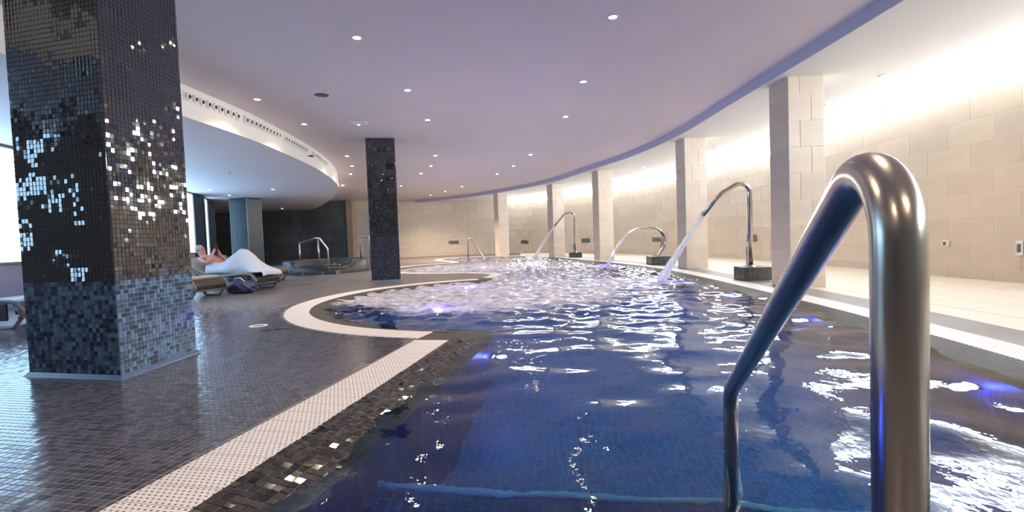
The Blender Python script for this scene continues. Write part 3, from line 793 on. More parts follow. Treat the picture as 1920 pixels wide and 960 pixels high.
# beige tiled pillars along the right side of the pool
def tiled_pillar(name, cx, cy, w_, d_, a, label, cat, h, mf, ms, rows, core):
    o = empty(name, (cx, cy, 0), a); tag(o, label, cat)
    link('core', box_mesh('core', (-w_ / 2, -d_ / 2, 0), (w_ / 2, d_ / 2, h), core), o)
    for k, (x, y, rz, ln, mt) in enumerate(((0, -d_ / 2, math.pi, w_, mf), (-w_ / 2, 0, math.pi / 2, d_, ms), (0, d_ / 2, 0, w_, mf), (w_ / 2, 0, -math.pi / 2, d_, ms))):
        for r, (za, zb) in enumerate(rows):
            cut = 0.36 if r % 2 else 0.68
            xs = [0, cut * ln, ln] if k % 2 == 0 else [0, ln]
            for i in range(len(xs) - 1):
                cx_ = (xs[i] + xs[i + 1]) / 2 - ln / 2
                off = Matrix.Rotation(rz, 2) @ Vector((cx_, 0))
                link('wall_tile', slab(xs[i + 1] - xs[i] - 0.006, zb - za - 0.006, mt), o, (x + off.x, y + off.y, (za + zb) / 2), rz)
    return o
rows_c = [(0.0, 0.16)] + [(0.16 + RP * k, 0.16 + RP * (k + 1)) for k in range(7)] + [(2.701, Z_RC)]
PC = ((4.17, 7.0, 0, 'nearest beige tiled pillar, behind the chrome handrail'),
      (4.20, 11.15, math.radians(4), 'second beige tiled pillar, crossed by the large water cannon jet'),
      (3.08, 16.05, math.radians(14), 'beige tiled pillar between the swan-neck waterfall and the small water cannon'),
      (1.85, 19.7, math.radians(22), 'beige tiled pillar just behind the small far water cannon'),
      (-0.45, 22.75, math.radians(26), 'farthest beige tiled pillar, right of the far handrail'))
for (x, y, a, lb) in PC:
    tiled_pillar('tiled_pillar', x, y, 0.5, 0.48, a, lb, 'pillar', Z_RC, M['beige'], M['beige'], rows_c, M['grout'])
spl = tiled_pillar('slate_pillar', -9.85, 17.95, 0.72, 0.7, math.radians(-14), 'dark slate tiled pillar behind the loungers with pale corner edges', 'pillar', Z_SOF, M['slate_p'], M['slate_p'],
             [(0, .36)] + [(.36 + .66 * k, .36 + .66 * (k + 1)) for k in range(3)] + [(2.34, Z_SOF)], M['slate_g'])

for ex, ey in ((-0.363, -0.353), (0.363, -0.353), (0.363, 0.353), (-0.363, 0.353)):
    link('edge_trim', box_mesh('edge_trim', (ex - .012, ey - .012, 0), (ex + .012, ey + .012, Z_SOF), M['grille'], 0.003), spl)

# ------------------------------------------------------------------ handrails
def bar(pts, rad, r, mt=None, seg=20, n=10): return tube('rail', rounded(pts, rad, n), r, mt or M['chrome'], seg)
hr = empty('pool_handrail', (0.415, 0.515, 0)); tag(hr, 'large brushed steel handrail curving down into the water in the right foreground', 'handrail')
loc = lambda p: (p[0] - 0.415, p[1] - 0.515, p[2])
RT = 0.0255
link('rail_tube', tube('rail_tube', rounded([loc(p) for p in ((0.415, 0.515, 0.0), (0.415, 0.515, 0.972), (0.80, 1.78, 0.245), (0.806, 1.80, -0.9))], {1: 0.085, 2: 0.12}, 16), RT, M['chrome'], 32), hr)
link('base_flange', lathe('base_flange', [(0.05, 0), (0.05, 0.006), (0.034, 0.014), (0.027, 0.02)], M['chrome'], 28), hr, loc((0.415, 0.515, 0.0)))
link('collar', lathe('collar', [(0.0262, -0.012), (0.0285, -0.008), (0.0285, 0.008), (0.0262, 0.012)], M['chrome'], 28), hr, loc((0.806, 1.80, 0.0)))
fr_ = empty('pool_handrail', (-1.92, 21, 0)); tag(fr_, 'thin steel handrail sloping into the water at the far end of the pool', 'handrail')
link('rail_tube', tube('rail_tube', rounded([(0, 0, -0.4), (0.02, 0, 1.07), (0.75, 0, -0.1), (0.85, 0, -0.4)], {1: 0.08, 2: 0.1}), 0.028, M['chrome'], 12), fr_)
link('base_flange', lathe('base_flange', [(0.05, 0), (0.05, 0.008), (0.03, 0.02)], M['chrome'], 16), fr_, (0, 0, 0.0))

# ------------------------------------------------------------------ water features
def mosaic_block(parent, x0, x1, y0, y1, h):
    link('plinth', box_mesh('plinth', (x0, y0, 0.0), (x1, y1, h), M['block'], 0.006), parent)
def cannon(name, x, y, rz, label, block, path, r, jet_pts, jl):
    o = empty(name, (x, y, 0), rz); tag(o, label, 'fountain', 'arched water cannons')
    mosaic_block(o, *block)
    h = block[4]
    link('cannon_pipe', tube('cannon_pipe', rounded(path, {1: 0.30, 2: 0.10}, 14), r, M['steel'], 20), o)
    link('base_plate', lathe('base_plate', [(0.11, 0), (0.11, 0.008), (r + .02, 0.012), (r + .005, 0.03)], M['steel'], 24), o, (0, 0, h))
    link('stiffener', box_mesh('stiffener', (-0.075, -0.012, h), (-r * .6, 0.012, h + 0.34), M['steel'], 0.008), o)
    for bx_, by_ in ((-.085, -.05), (.085, -.05), (-.085, .05), (.085, .05)):
        link('bolt', lathe('bolt', [(0.01, 0), (0.01, 0.012), (0.006, 0.016)], M['steel'], 8, True, True), o, (bx_, by_, h + 0.006))
    P = [Vector(p) for p in jet_pts]
    rr = [r * 0.85 + 0.05 * (i / (len(P) - 1)) ** 1.4 + (0.006 * math.sin(i * 2.3)) for i in range(len(P))]
    j = link('water_jet', tube('water_jet', [p + Vector((x, y, 0)) for p in P], r, M['jet'], 16, True, rr)); tag(j, jl, 'water jet')
    return o
def jet_curve(a, b, sag, n=16):
    A, B = Vector(a), Vector(b); out = []
    for i in range(n + 1):
        t = i / n; p = A.lerp(B, t); p.z += sag * 4 * t * (1 - t); out.append(p)
    return out
x0, y0 = 4.03, 8.1
cannon('water_cannon', x0, y0, 0, 'tall arched steel water cannon on a dark block, nearest on the right pool edge', (-0.20, 0.26, -0.20, 0.20, 0.22),
       [(0, 0, 0.22), (0.0, 0, 1.72), (-0.45, 0.02, 1.48), (-0.78, 0.05, 1.11)], 0.038,
       jet_curve((-0.77, 0.05, 1.12), (-1.40, 0.47, -0.05), 0.03), 'long straight white water jet falling from the tall near cannon')
x0, y0 = 2.48, 18.8
cannon('water_cannon', x0, y0, 0, 'small arched steel water cannon on a dark block at the far pool edge', (-0.24, 0.24, -0.2, 0.2, 0.20),
       [(0, 0, 0.20), (0.0, 0, 1.80), (-0.38, 0.0, 1.70), (-0.78, 0.0, 1.25)], 0.036,
       jet_curve((-0.77, 0, 1.25), (-1.55, 1.2, -0.05), 0.06), 'thin white water jet falling from the small far cannon')
# swan-neck waterfall
sx, sy = 3.88, 12.8
sn = empty('swan_neck_waterfall', (sx, sy, 0)); tag(sn, 'curved steel swan-neck waterfall blade on a dark block, between the two cannons', 'fountain')
mosaic_block(sn, -0.22, 0.30, -0.22, 0.30, 0.22)
prof = [(0.02, 0.22), (0.08, 0.30), (0.17, 0.45), (0.20, 0.60), (0.17, 0.76), (0.08, 0.90), (-0.06, 0.985), (-0.22, 1.01), (-0.37, 0.995)]
pr = catmull(prof, 0.03); th = 0.028
po_ = offset(pr, -th)
v, f = [], []
for p, q in zip(pr, po_):
    for yy in (-0.16, 0.24): v += [(p[0], yy, p[1]), (q[0], yy, q[1])]
for i in range(len(pr) - 1):
    b_ = i * 4; c_ = b_ + 4
    f += [(b_, b_ + 2, c_ + 2, c_), (b_ + 1, c_ + 1, c_ + 3, b_ + 3), (b_, c_, c_ + 1, b_ + 1), (b_ + 2, b_ + 3, c_ + 3, c_ + 2)]
f += [(0, 1, 3, 2), tuple((len(pr) - 1) * 4 + k for k in (0, 2, 3, 1))]
link('blade', mesh('blade', v, f, M['steel'], True), sn)
link('brace', box_mesh('brace', (-0.05, -0.12, 0.72), (0.16, 0.20, 0.745), M['steel'], 0.004), sn)
link('base_plate', box_mesh('base_plate', (-0.10, -0.18, 0.22), (0.20, 0.26, 0.232), M['steel'], 0.004), sn)
# sheet of water
v, f = [], []; ns = 26
for i in range(ns + 1):
    t = i / ns; x = -0.36 - 0.92 * t; z = 1.015 - 1.07 * t ** 2.1; wv = 0.20 - 0.03 * t; tk = 0.012 + 0.03 * t
    for q in range(9):
        u = q / 8; yy = 0.04 - wv + 2 * wv * u; zz = z + 0.012 * math.sin(q * 2.1 + i * 0.25) * t
        v += [(sx + x, sy + yy + 0.3 * t, zz), (sx + x - tk, sy + yy + 0.3 * t, zz - tk)]
w9 = 18
for i in range(ns):
    for q in range(8):
        a = i * w9 + q * 2; b_ = a + w9
        f += [(a, a + 2, b_ + 2, b_), (a + 1, b_ + 1, b_ + 3, a + 3)]
    a = i * w9; b_ = a + w9; f += [(a, b_, b_ + 1, a + 1), (a + 16, a + 17, b_ + 17, b_ + 16)]
o = link('water_sheet', mesh('water_sheet', v, f, M['jet'], True)); tag(o, 'white sheet of water pouring from the swan-neck blade into the pool', 'water jet')

# ------------------------------------------------------------------ lamps
ring_m = lathe('trim_ring', [(0.042, -0.004), (0.062, -0.005), (0.066, 0.0), (0.042, 0.0)], M['white'], 24)
lens_m = lathe('lens', [(0.0, -0.003), (0.030, -0.0035), (0.043, -0.001)], M['lamp'], 20)
lens_c = lathe('lens_cool', [(0.0, -0.003), (0.030, -0.0035), (0.043, -0.001)], M['lamp_c'], 20)
def downlight(x, y, z, label, group, warm=True, power=1.0):
    o = empty('downlight', (x, y, z)); tag(o, label, 'lamp', group)
    link('trim_ring', ring_m, o); link('lens', lens_m if warm else lens_c, o)
    l = bpy.data.lights.new('downlight_lamp', 'SPOT'); l.energy = SPOT_W * power; l.spot_size = math.radians(130); l.spot_blend = 0.7; l.shadow_soft_size = 0.04
    l.color = (1.0, 0.80, 0.60) if warm else (0.85, 0.93, 1.0)
    lo = bpy.data.objects.new('downlight_lamp', l); col.objects.link(lo); lo.parent = o; lo.location = (0, 0, -0.02)
main = [(-1.62, 5.37, 'left one of the two nearest round downlights in the main ceiling'), (1.14, 5.09, 'right one of the two nearest round downlights in the main ceiling'),
        (-1.47, 7.27, 'round ceiling downlight behind the near left one, above the round pool lobe'), (1.14, 7.16, 'second round downlight in the right-hand ceiling row'),
        (-3.82, 7.45, 'round downlight close to the first nozzle group of the white fascia'), (-1.49, 9.08, 'third round downlight of the middle ceiling row'),
        (1.11, 9.21, 'third round downlight in the right-hand ceiling row'), (-3.79, 9.06, 'round downlight close to the second nozzle group of the white fascia')]
for x, y, lb in main: downlight(x, y, Z_CEIL, lb, 'downlights in the main ceiling')
ORD = ('nearest', 'second', 'third', 'farthest')
def ordn(k, n): return ORD[k] if k < n - 1 else 'farthest'
for k, (x, y) in enumerate([(-1.94, 12.88), (-2.35, 14.61), (-2.95, 16.16)]): downlight(x, y, Z_CEIL, ordn(k, 3) + ' of three small far downlights in the ceiling just right of the slim mosaic pillar', 'far downlights right of the slim pillar')
for k, (x, y) in enumerate([(0.61, 13.25), (0.15, 15.22), (-0.42, 16.99)]): downlight(x, y, Z_CEIL, ordn(k, 3) + ' of three small far downlights in the ceiling row leading towards the far tiled pillars', 'far downlights of the right ceiling row')
for k, (x, y) in enumerate([(-4.17, 12.49), (-4.56, 14.07), (-5.14, 15.69), (-6.43, 18.64)]): downlight(x, y, Z_CEIL, ordn(k, 4) + ' of four small downlights between the white fascia and the slim mosaic pillar', 'far downlights beside the white fascia')
for k, (x, y) in enumerate([(-4.39, 19.52), (-2.01, 20.54), (-2.98, 22.31), (-3.93, 23.89)]): downlight(x, y, Z_CEIL, ('leftmost', 'rightmost', 'second from right', 'second from left')[k] + ' of the four tiny downlights before the far beige wall', 'farthest downlights before the beige wall', power=4.5)
for x, y, lb in [(5.35, 6.87, 'downlight in the white side ceiling above the chrome handrail'), (5.37, 11.22, 'downlight in the white side ceiling beside the nearest tiled pillar'), (4.26, 15.25, 'farther downlight in the white side ceiling, left of the second tiled pillar')]:
    downlight(x, y, Z_RC, lb, 'downlights in the side ceiling', power=0.6)
for x, y in [(5.35, 2.6)]: downlight(x, y, Z_RC, 'unseen downlight added to the white side ceiling, above the right picture edge', 'downlights in the side ceiling', power=0.6)  # out of view, added for the light it gives
for x, y, lb in [(-9.27, 14.94, 'small cool downlight in the soffit, leftmost beside the mosaic pillar'), (-9.67, 16.64, 'small cool downlight in the soffit above the slate pillar'),
                 (-7.54, 15.39, 'small cool downlight in the middle of the low soffit'), (-11.05, 23.35, 'small cool downlight of the soffit closest to the dark tiled wall')]:
    downlight(x, y, Z_SOF, lb, 'cool downlights in the soffit', False, 0.2)
for x, y, lb in [(-1.7, 1.8, 'unseen downlight added to the main ceiling over the near left grating, above the picture'), (1.1, 1.4, 'unseen downlight added to the main ceiling over the handrail, above the picture'),
              (-1.7, -1.5, 'unseen downlight added over the near deck, left of the viewer'), (1.1, -1.8, 'unseen downlight added over the near deck, right of the viewer')]:
    downlight(x, y, Z_CEIL, lb, 'unseen downlights added near the viewer')  # these four lamps are out of view, added to light the near end

# underwater lamps
uw_ring = lathe('lamp_ring', [(0.045, 0.0), (0.065, 0.0), (0.062, 0.014), (0.047, 0.016)], M['steel'], 24)
uw_lens = lathe('lamp_lens', [(0.0, 0.016), (0.03, 0.015), (0.048, 0.010)], M['blue_led'], 20)
uw_lensv = lathe('lamp_lens_violet', [(0.0, 0.016), (0.03, 0.015), (0.048, 0.010)], M['violet_led'], 20)
def pool_lamp(p, nrm, label, power, c=(0.12, 0.14, 1.0), violet=False):
    o = empty('pool_lamp', p); nv = Vector(nrm).normalized(); tag(o, label, 'lamp', 'underwater pool lamps')
    o.rotation_euler = nv.to_track_quat('Z', 'Y').to_euler()
    link('lamp_ring', uw_ring, o); link('lamp_lens', uw_lensv if violet else uw_lens, o)
    l = bpy.data.lights.new('pool_lamp_light', 'POINT'); l.energy = power; l.color = c; l.shadow_soft_size = 0.05
    lo = bpy.data.objects.new('pool_lamp_light', l); col.objects.link(lo); lo.parent = o; lo.location = (0, 0, 0.09)
def on_edge(y, right=True, z=-0.2):
    R_ = Wt[iL:] if right else Wt[:len(straight)]
    o_ = np.argsort(R_[:, 1]); x = float(np.interp(y, R_[o_, 1], R_[o_, 0])); return (x, y, z)
for y, z, lb in ((2.82, -0.36, 'bright blue underwater lamp on the right wall, right of the handrail post'), (4.83, -0.28, 'violet-blue underwater lamp on the right wall, seen left of the handrail post'),
                 (6.74, -0.25, 'dim blue underwater lamp on the right pool wall below the tall cannon'), (8.44, -0.2, 'small violet underwater lamp on the right wall near the cannon jet')):
    p = on_edge(y, True, z); pool_lamp((p[0] - 0.02, p[1], p[2]), (-1, -0.25, 0.1), lb, 2.5)
p = on_edge(4.0, False, -0.42); pool_lamp((p[0] + 0.03, p[1] - .02, p[2]), (1, -0.2, 0), 'blue underwater lamp on the left wall below the pool corner', 2.5)
p = on_edge(1.12, False, -0.18); pool_lamp((p[0] + 0.02, p[1], p[2]), (1, -0.2, 0), 'unseen blue underwater lamp added on the near left pool wall below the picture edge', 3.0)  # unseen lamp, added to tint the near left wall edge blue
pool_lamp((1.6, ny + 0.56, -0.5), (0.1, 1, 0), 'underwater lamp on the near pool wall below the handrail', 70, (0.03, 0.72, 0.95))
for (x, y), lb in (((-1.0, 6.3), 'violet underwater lamp in the near part of the round pool lobe'), ((-0.84, 9.1), 'violet underwater lamp in the far part of the round pool lobe'), ((0.3, 11.9), 'violet underwater lamp below the foam mound'),
                   ((2.55, 13.3), 'violet underwater lamp where the water sheet lands'), ((2.62, 8.9), 'violet underwater lamp where the long jet lands'), ((-2.0, 19.8), 'violet underwater lamp near the far handrail'), ((-0.9, 15.0), 'violet underwater lamp in the far pool lobe')):
    pool_lamp((x, y, -0.28), (0, -0.2, 1), lb, 6.0, (0.25, 0.14, 1.0), True)
    
# pale drain cover on the pool floor
dc = empty('pool_drain', (2.2, 5.75, Z_BOT)); tag(dc, 'pale round drain cover lying on the pool floor', 'drain')
link('cover', lathe('cover', [(0.0, 0.05), (0.2, 0.045), (0.26, 0.02), (0.27, 0.0)], M['nosing'], 28), dc)
link('screw', lathe('screw', [(0.0, 0.062), (0.03, 0.06), (0.032, 0.045)], M['steel'], 12), dc)

# ------------------------------------------------------------------ wall and ceiling fittings
def on_wall(s_y, z, curve=RW, L=LR):
    k = float(np.interp(s_y, np.arange(len(curve)), L)); return at_len(curve, L, k)
def wall_at(y=None, x=None):
    if y is not None:
        i = next(k for k in range(len(RW)) if RW[k][1] >= y)
    else:
        i = next(k for k in range(len(RW)) if RW[k][0] <= x and RW[k][1] > 15)
    d = RW[i] - RW[i - 1]; d /= np.linalg.norm(d); return RW[i], d
def wall_grille(pd, z, label, w_=0.46, h_=0.20):
    p, d = pd; nrm = np.array([-d[1], d[0]])
    o = empty('wall_grille', (p[0] + nrm[0] * 0.012, p[1] + nrm[1] * 0.012, z), math.atan2(d[1], d[0])); tag(o, label, 'air vent', 'steel wall grilles')
    link('back_plate', box_mesh('back_plate', (-w_ / 2, 0.0, -h_ / 2), (w_ / 2, 0.012, h_ / 2), M['grille'], 0.003), o)
    key = ('slat', w_)
    if key not in _tc: _tc[key] = box_mesh('slat', (-w_ / 2 + .02, 0.012, -0.007), (w_ / 2 - .02, 0.024, 0.007), M['grille'], 0.002)
    for k in range(6): link('slat', _tc[key], o, (0, 0, -h_ / 2 + 0.03 + k * (h_ - 0.06) / 5))
wall_grille(wall_at(y=13.4), 0.60, 'steel wall grille behind the pipe of the tall water cannon')
wall_grille(wall_at(y=18.1), 0.60, 'steel wall grille seen through the swan-neck waterfall', 0.6)
wall_grille(wall_at(x=3.55), 0.60, 'steel wall grille right of the small far cannon', 0.6)
wall_grille(wall_at(x=0.85), 0.60, 'steel wall grille between the two farthest tiled pillars', 0.55)
wall_grille(wall_at(x=-3.05), 0.72, 'pale wall grille on the far wall left of the far handrail', 0.6)
def wall_box(pd, z, label, name, w_, h_, dep):
    p, d = pd; nrm = np.array([-d[1], d[0]])
    o = empty(name, (p[0] + nrm[0] * 0.012, p[1] + nrm[1] * 0.012, z), math.atan2(d[1], d[0])); tag(o, label, name.split('_')[-1])
    link('housing', box_mesh('housing', (-w_ / 2, 0, -h_ / 2), (w_ / 2, dep, h_ / 2), M['white'], 0.008), o)
    link('insert', box_mesh('insert', (-w_ * .28, dep - .002, -h_ * .28), (w_ * .28, dep + 0.004, h_ * .28), M['loungeframe'], 0.004), o)
wall_box(wall_at(y=7.3), 0.52, 'small white socket with grey insert on the right beige wall', 'wall_socket', 0.085, 0.10, 0.055)
wall_box(wall_at(y=6.30), 0.47, 'pale switch plate on the beige wall at the right picture edge', 'wall_switch', 0.09, 0.20, 0.015)
wall_box(wall_at(y=16.6), 0.63, 'small white socket on the wall right of the swan-neck waterfall', 'wall_socket', 0.10, 0.12, 0.05)
# ceiling fittings
o = empty('ceiling_speaker', (-2.79, 7.35, Z_CEIL)); tag(o, 'round grey grille set flush in the main ceiling', 'speaker')
link('rim', lathe('rim', [(0.085, 0), (0.10, -0.004), (0.105, 0.0)], M['loungeframe'], 28), o); link('mesh_cover', lathe('mesh_cover', [(0.0, -0.006), (0.06, -0.006), (0.086, -0.002)], M['loungeframe'], 28), o)
o = empty('emergency_light', (-2.77, 9.05, Z_CEIL), 0.2); tag(o, 'small boxy emergency light on the main ceiling before the slim pillar', 'lamp')
link('housing', box_mesh('housing', (-0.15, -0.09, -0.03), (0.15, 0.09, 0), M['white'], 0.008), o); link('diffuser', box_mesh('diffuser', (-0.12, -0.06, -0.05), (0.12, 0.06, -0.03), M['white'], 0.008), o)
link('indicator', lathe('indicator', [(0.0, -0.058), (0.012, -0.056), (0.014, -0.05)], M['lamp'], 10), o)
def sprinkler(x, y, z, label):
    o = empty('sprinkler', (x, y, z)); tag(o, label, 'sprinkler', 'ceiling sprinklers')
    link('escutcheon', lathe('escutcheon', [(0.0, -0.006), (0.035, -0.006), (0.04, 0.0)], M['white'], 16), o)
    link('stem', lathe('stem', [(0.010, -0.06), (0.010, -0.006)], M['steel'], 10), o)
    link('deflector', lathe('deflector', [(0.0, -0.068), (0.024, -0.066), (0.024, -0.060), (0.0, -0.058)], M['steel'], 14), o)
sprinkler(-6.67, 11.54, Z_SOF, 'sprinkler head hanging from the low soffit beside the mosaic pillar')
sprinkler(-8.34, 15.11, Z_SOF, 'sprinkler head in the soffit between the cool downlights')
sprinkler(-8.47, 17.34, Z_SOF, 'farther sprinkler head in the soffit right of the slate pillar')
sprinkler(5.39, 8.23, Z_RC, 'sprinkler head in the white side ceiling beside the nearest tiled pillar')
sprinkler(5.2, 12.2, Z_RC, 'sprinkler head in the white side ceiling before the clerestory windows')
# small camera on the fascia
p, d = at_len(FL, LFL, float(np.interp(10.95, FL[:, 1], LFL)))
o = empty('security_camera', (p[0], p[1], 2.86)); tag(o, 'small dark bracket device on the white curved fascia', 'camera')
link('bracket', box_mesh('bracket', (0, -0.012, -0.012), (0.06, 0.012, 0.012), M['loungeframe'], 0.003), o); link('body', box_mesh('body', (0.05, -0.05, -0.018), (0.09, 0.05, 0.018), M['dark'], 0.006), o)
# floor drain ring on the deck
o = empty('floor_drain', (-2.76, 5.15, 0.0)); tag(o, 'round white-rimmed drain set in the dark deck before the round grating', 'drain')
link('rim', lathe('rim', [(0.06, 0.0), (0.062, 0.004), (0.09, 0.004), (0.094, 0.0)], M['white'], 24), o); link('cover', lathe('cover', [(0.0, 0.002), (0.06, 0.002)], M['deckr'], 24), o)
def puddle(x, y, s):
    v = [(0, 0, 0.0035)]; n_ = 26; f_ = []
    for k in range(n_):
        a = 2 * math.pi * k / n_; r_ = s * (0.6 + 0.35 * math.sin(2 * a + 1) + 0.2 * math.sin(5 * a))
        v.append((r_ * math.cos(a) * 1.4, r_ * math.sin(a), 0.0015)); f_.append((0, 1 + k, 1 + (k + 1) % n_))
    o = link('puddle', mesh('puddle', v, f_, M['water'], True), None, (x, y, 0)); tag(o, 'small shiny puddle on the dark deck beside the round drain', 'puddle', kind='stuff')
puddle(-2.45, 4.86, 0.12)

# ------------------------------------------------------------------ raised whirlpool tub
tx, ty, tr_ = -5.72, 14.85, 1.26
tb = empty('whirlpool_tub', (tx, ty, 0)); tag(tb, 'raised round dark whirlpool tub with bubbling water before the slate wall', 'tub')
v, f = [], []; NT = 96; th_ = 0.16
def th_h(a):   # wall height by angle, lower at the front entry
    c = math.degrees(a) % 360
    d = abs(((c - 283) + 180) % 360 - 180)
    t = min(1, max(0, (d - 34) / 12)); t = t * t * (3 - 2 * t); return 0.20 + 0.19 * t
for k in range(NT):
    a = 2 * math.pi * k / NT; h = th_h(a); ca, sa = math.cos(a), math.sin(a)
    for r_, z_ in ((tr_, 0), (tr_, h - .02), (tr_ - .02, h), (tr_ - th_, h), (tr_ - th_ - .02, h - .02), (tr_ - th_ - .02, 0.02)): v.append((r_ * ca, r_ * sa, z_))
for k in range(NT):
    k2 = (k + 1) % NT
    for q in range(5): f.append((k * 6 + q, k2 * 6 + q, k2 * 6 + q + 1, k * 6 + q + 1))
link('tub_wall', mesh('tub_wall', v, f, M['tub'] if 'tub' in M else M['block'], True), tb)
link('entry_step', mesh('entry_step', *(lambda P: ([(x, y, z) for z in (0, .1) for x, y in P], [(4, 5, 6, 7), (0, 1, 5, 4), (1, 2, 6, 5), (2, 3, 7, 6), (3, 0, 4, 7)]))([(-0.35, -1.42), (0.75, -1.36), (0.75, -1.0), (-0.35, -1.1)]), M['block']), tb)
gr_, ga_ = np.meshgrid(np.linspace(0.02, tr_ - th_ - .02, 40), np.linspace(0, 2 * math.pi, 97)[:-1])
X_, Y_ = gr_ * np.cos(ga_), gr_ * np.sin(ga_); Zw = 0.215 + 0.045 * np.sin(X_ * 17 + 2 * np.sin(Y_ * 9)) * np.sin(Y_ * 21 + X_ * 4) * (1 - (gr_ / 1.2) ** 2)
v = np.column_stack([X_.ravel(), Y_.ravel(), Zw.ravel()]); f = []
for i in range(96):
    for j in range(39): f.append((i * 40 + j, i * 40 + j + 1, ((i + 1) % 96) * 40 + j + 1, ((i + 1) % 96) * 40 + j))
me = mesh('tub_water', v, f, M['water'], True); at_ = me.attributes.new('foam', 'FLOAT', 'POINT'); at_.data.foreach_set('value', (0.55 * np.exp(-(gr_.ravel() / .8) ** 2)).astype(np.float32))
o = link('tub_water', me, None, (tx, ty, 0)); tag(o, 'foaming water inside the raised round whirlpool tub', 'water', kind='stuff')
h1 = empty('tub_handrail', (-5.3, 13.6, 0)); tag(h1, 'steel handrail with two posts at the left of the tub entry', 'handrail')
L_ = lambda p: (p[0] + 5.3, p[1] - 13.6, p[2])
link('rail_tube', tube('rail_tube', rounded([L_(q) for q in ((-6.75, 15.3, 0.93), (-5.55, 13.62, 1.04), (-5.40, 13.52, 1.04), (-5.14, 13.42, 0.74), (-5.12, 13.40, 0.1))], 0.06, 6), 0.024, M['chrome'], 12), h1)
link('post', tube('post', [L_((-5.46, 13.62, 0.2)), L_((-5.46, 13.56, 1.04))], 0.022, M['chrome'], 12), h1)
link('wall_post', tube('wall_post', [L_((-6.75, 15.3, 0.2)), L_((-6.75, 15.3, 0.94))], 0.022, M['chrome'], 12), h1)
h2 = empty('tub_handrail', (-4.75, 15.0, 0)); tag(h2, 'square-topped steel handrail half hidden by the slim mosaic pillar', 'handrail')
link('rail_tube', tube('rail_tube', rounded([(-0.06, 0.3, 0.2), (-0.06, 0.3, 1.04), (0.36, -0.1, 1.04), (0.36, -0.1, 0.0)], 0.05, 6), 0.022, M['chrome'], 12), h2)

# ------------------------------------------------------------------ loungers
def lounger(fx, fy, ang, label, pad):
    """sun lounger, foot end at local origin, head along +X"""
    o = empty('sun_lounger', (fx, fy, 0), ang); tag(o, label, 'lounger', 'sun loungers beside the left window wall')
    prof = catmull([(0.02, 0.13), (-0.02, 0.22), (0.05, 0.315), (0.25, 0.345), (0.7, 0.315), (1.05, 0.30), (1.22, 0.33), (1.5, 0.46), (1.95, 0.68)], 0.04)
    W_ = 0.31
    low = offset(prof, 0.035)
    v, f = [], []
    for p, q in zip(prof, low):
        for yy in (-W_, W_): v += [(p[0], yy, p[1]), (q[0], yy, q[1])]
    n_ = len(prof)
    for i in range(n_ - 1):
        b_ = i * 4; c_ = b_ + 4
        f += [(b_, c_, c_ + 2, b_ + 2), (b_ + 1, b_ + 3, c_ + 3, c_ + 1), (b_, b_ + 1, c_ + 1, c_), (b_ + 2, c_ + 2, c_ + 3, b_ + 3)]
    f += [(0, 2, 3, 1), tuple((n_ - 1) * 4 + k for k in (0, 1, 3, 2))]
    link('shell', mesh('shell', v, f, M['wicker'], False), o)
    for s_ in (-1, 1):
        link('side_rail', tube('side_rail', [(p[0], s_ * (W_ + 0.015), p[1] - 0.012) for p in prof[::2]], 0.024, M['loungeframe'], 10), o)
        link('leg', tube('leg', rounded([(0.10, s_ * (W_ - .02), 0.30), (0.02, s_ * (W_ - .02), 0.14), (0.12, s_ * (W_ - .02), 0.012), (0.42, s_ * (W_ - .02), 0.012), (0.62, s_ * (W_ - .02), 0.30)], 0.06, 6), 0.022, M['loungeframe'], 10), o)
        link('leg', tube('leg', rounded([(1.15, s_ * (W_ - .02), 0.29), (1.28, s_ * (W_ - .02), 0.012), (1.55, s_ * (W_ - .02), 0.012), (1.62, s_ * (W_ - .02), 0.48)], 0.06, 6), 0.022, M['loungeframe'], 10), o)
        link('apron', box_mesh('apron', (0.16, s_ * W_ - 0.012, 0.10), (0.60, s_ * W_ + 0.012, 0.30), M['wicker'], 0.01), o)
    link('foot_bar', tube('foot_bar', [(0.03, -W_, 0.14), (0.03, W_, 0.14)], 0.022, M['loungeframe'], 10), o)
    if pad:
        P_ = prof[6:-2]; up_ = offset(P_, -0.035); v, f = [], []
        for p, q in zip(P_, up_):
            for yy in (-W_ + .03, W_ - .03): v += [(p[0], yy, p[1] + .001), (q[0], yy, q[1])]
        n_ = len(P_)
        for i in range(n_ - 1):
            b_ = i * 4; c_ = b_ + 4
            f += [(b_, b_ + 2, c_ + 2, c_), (b_ + 1, c_ + 1, c_ + 3, b_ + 3), (b_, c_, c_ + 1, b_ + 1), (b_ + 2, b_ + 3, c_ + 3, c_ + 2)]
        f += [(0, 1, 3, 2), tuple((n_ - 1) * 4 + k for k in (0, 2, 3, 1))]
        link('pad', mesh('pad', v, f, M['pad']), o)
    return o
LA = math.atan2(0.24, -0.97)
lounger(-5.25, 8.33, LA, 'brown lounger with taupe pad, nearest to the large mosaic pillar', True)
lounger(-4.87, 9.52, LA, 'brown lounger on which the person under a white towel lies', True)
lounger(-5.40, 10.70, LA, 'empty brown lounger just behind the occupied one', False)
lounger(-5.75, 11.80, LA, 'farthest empty brown lounger of the row', False)
lounger(-5.72, 5.85, math.radians(186), 'dark lounger at the left picture edge, left of the large mosaic pillar', False)

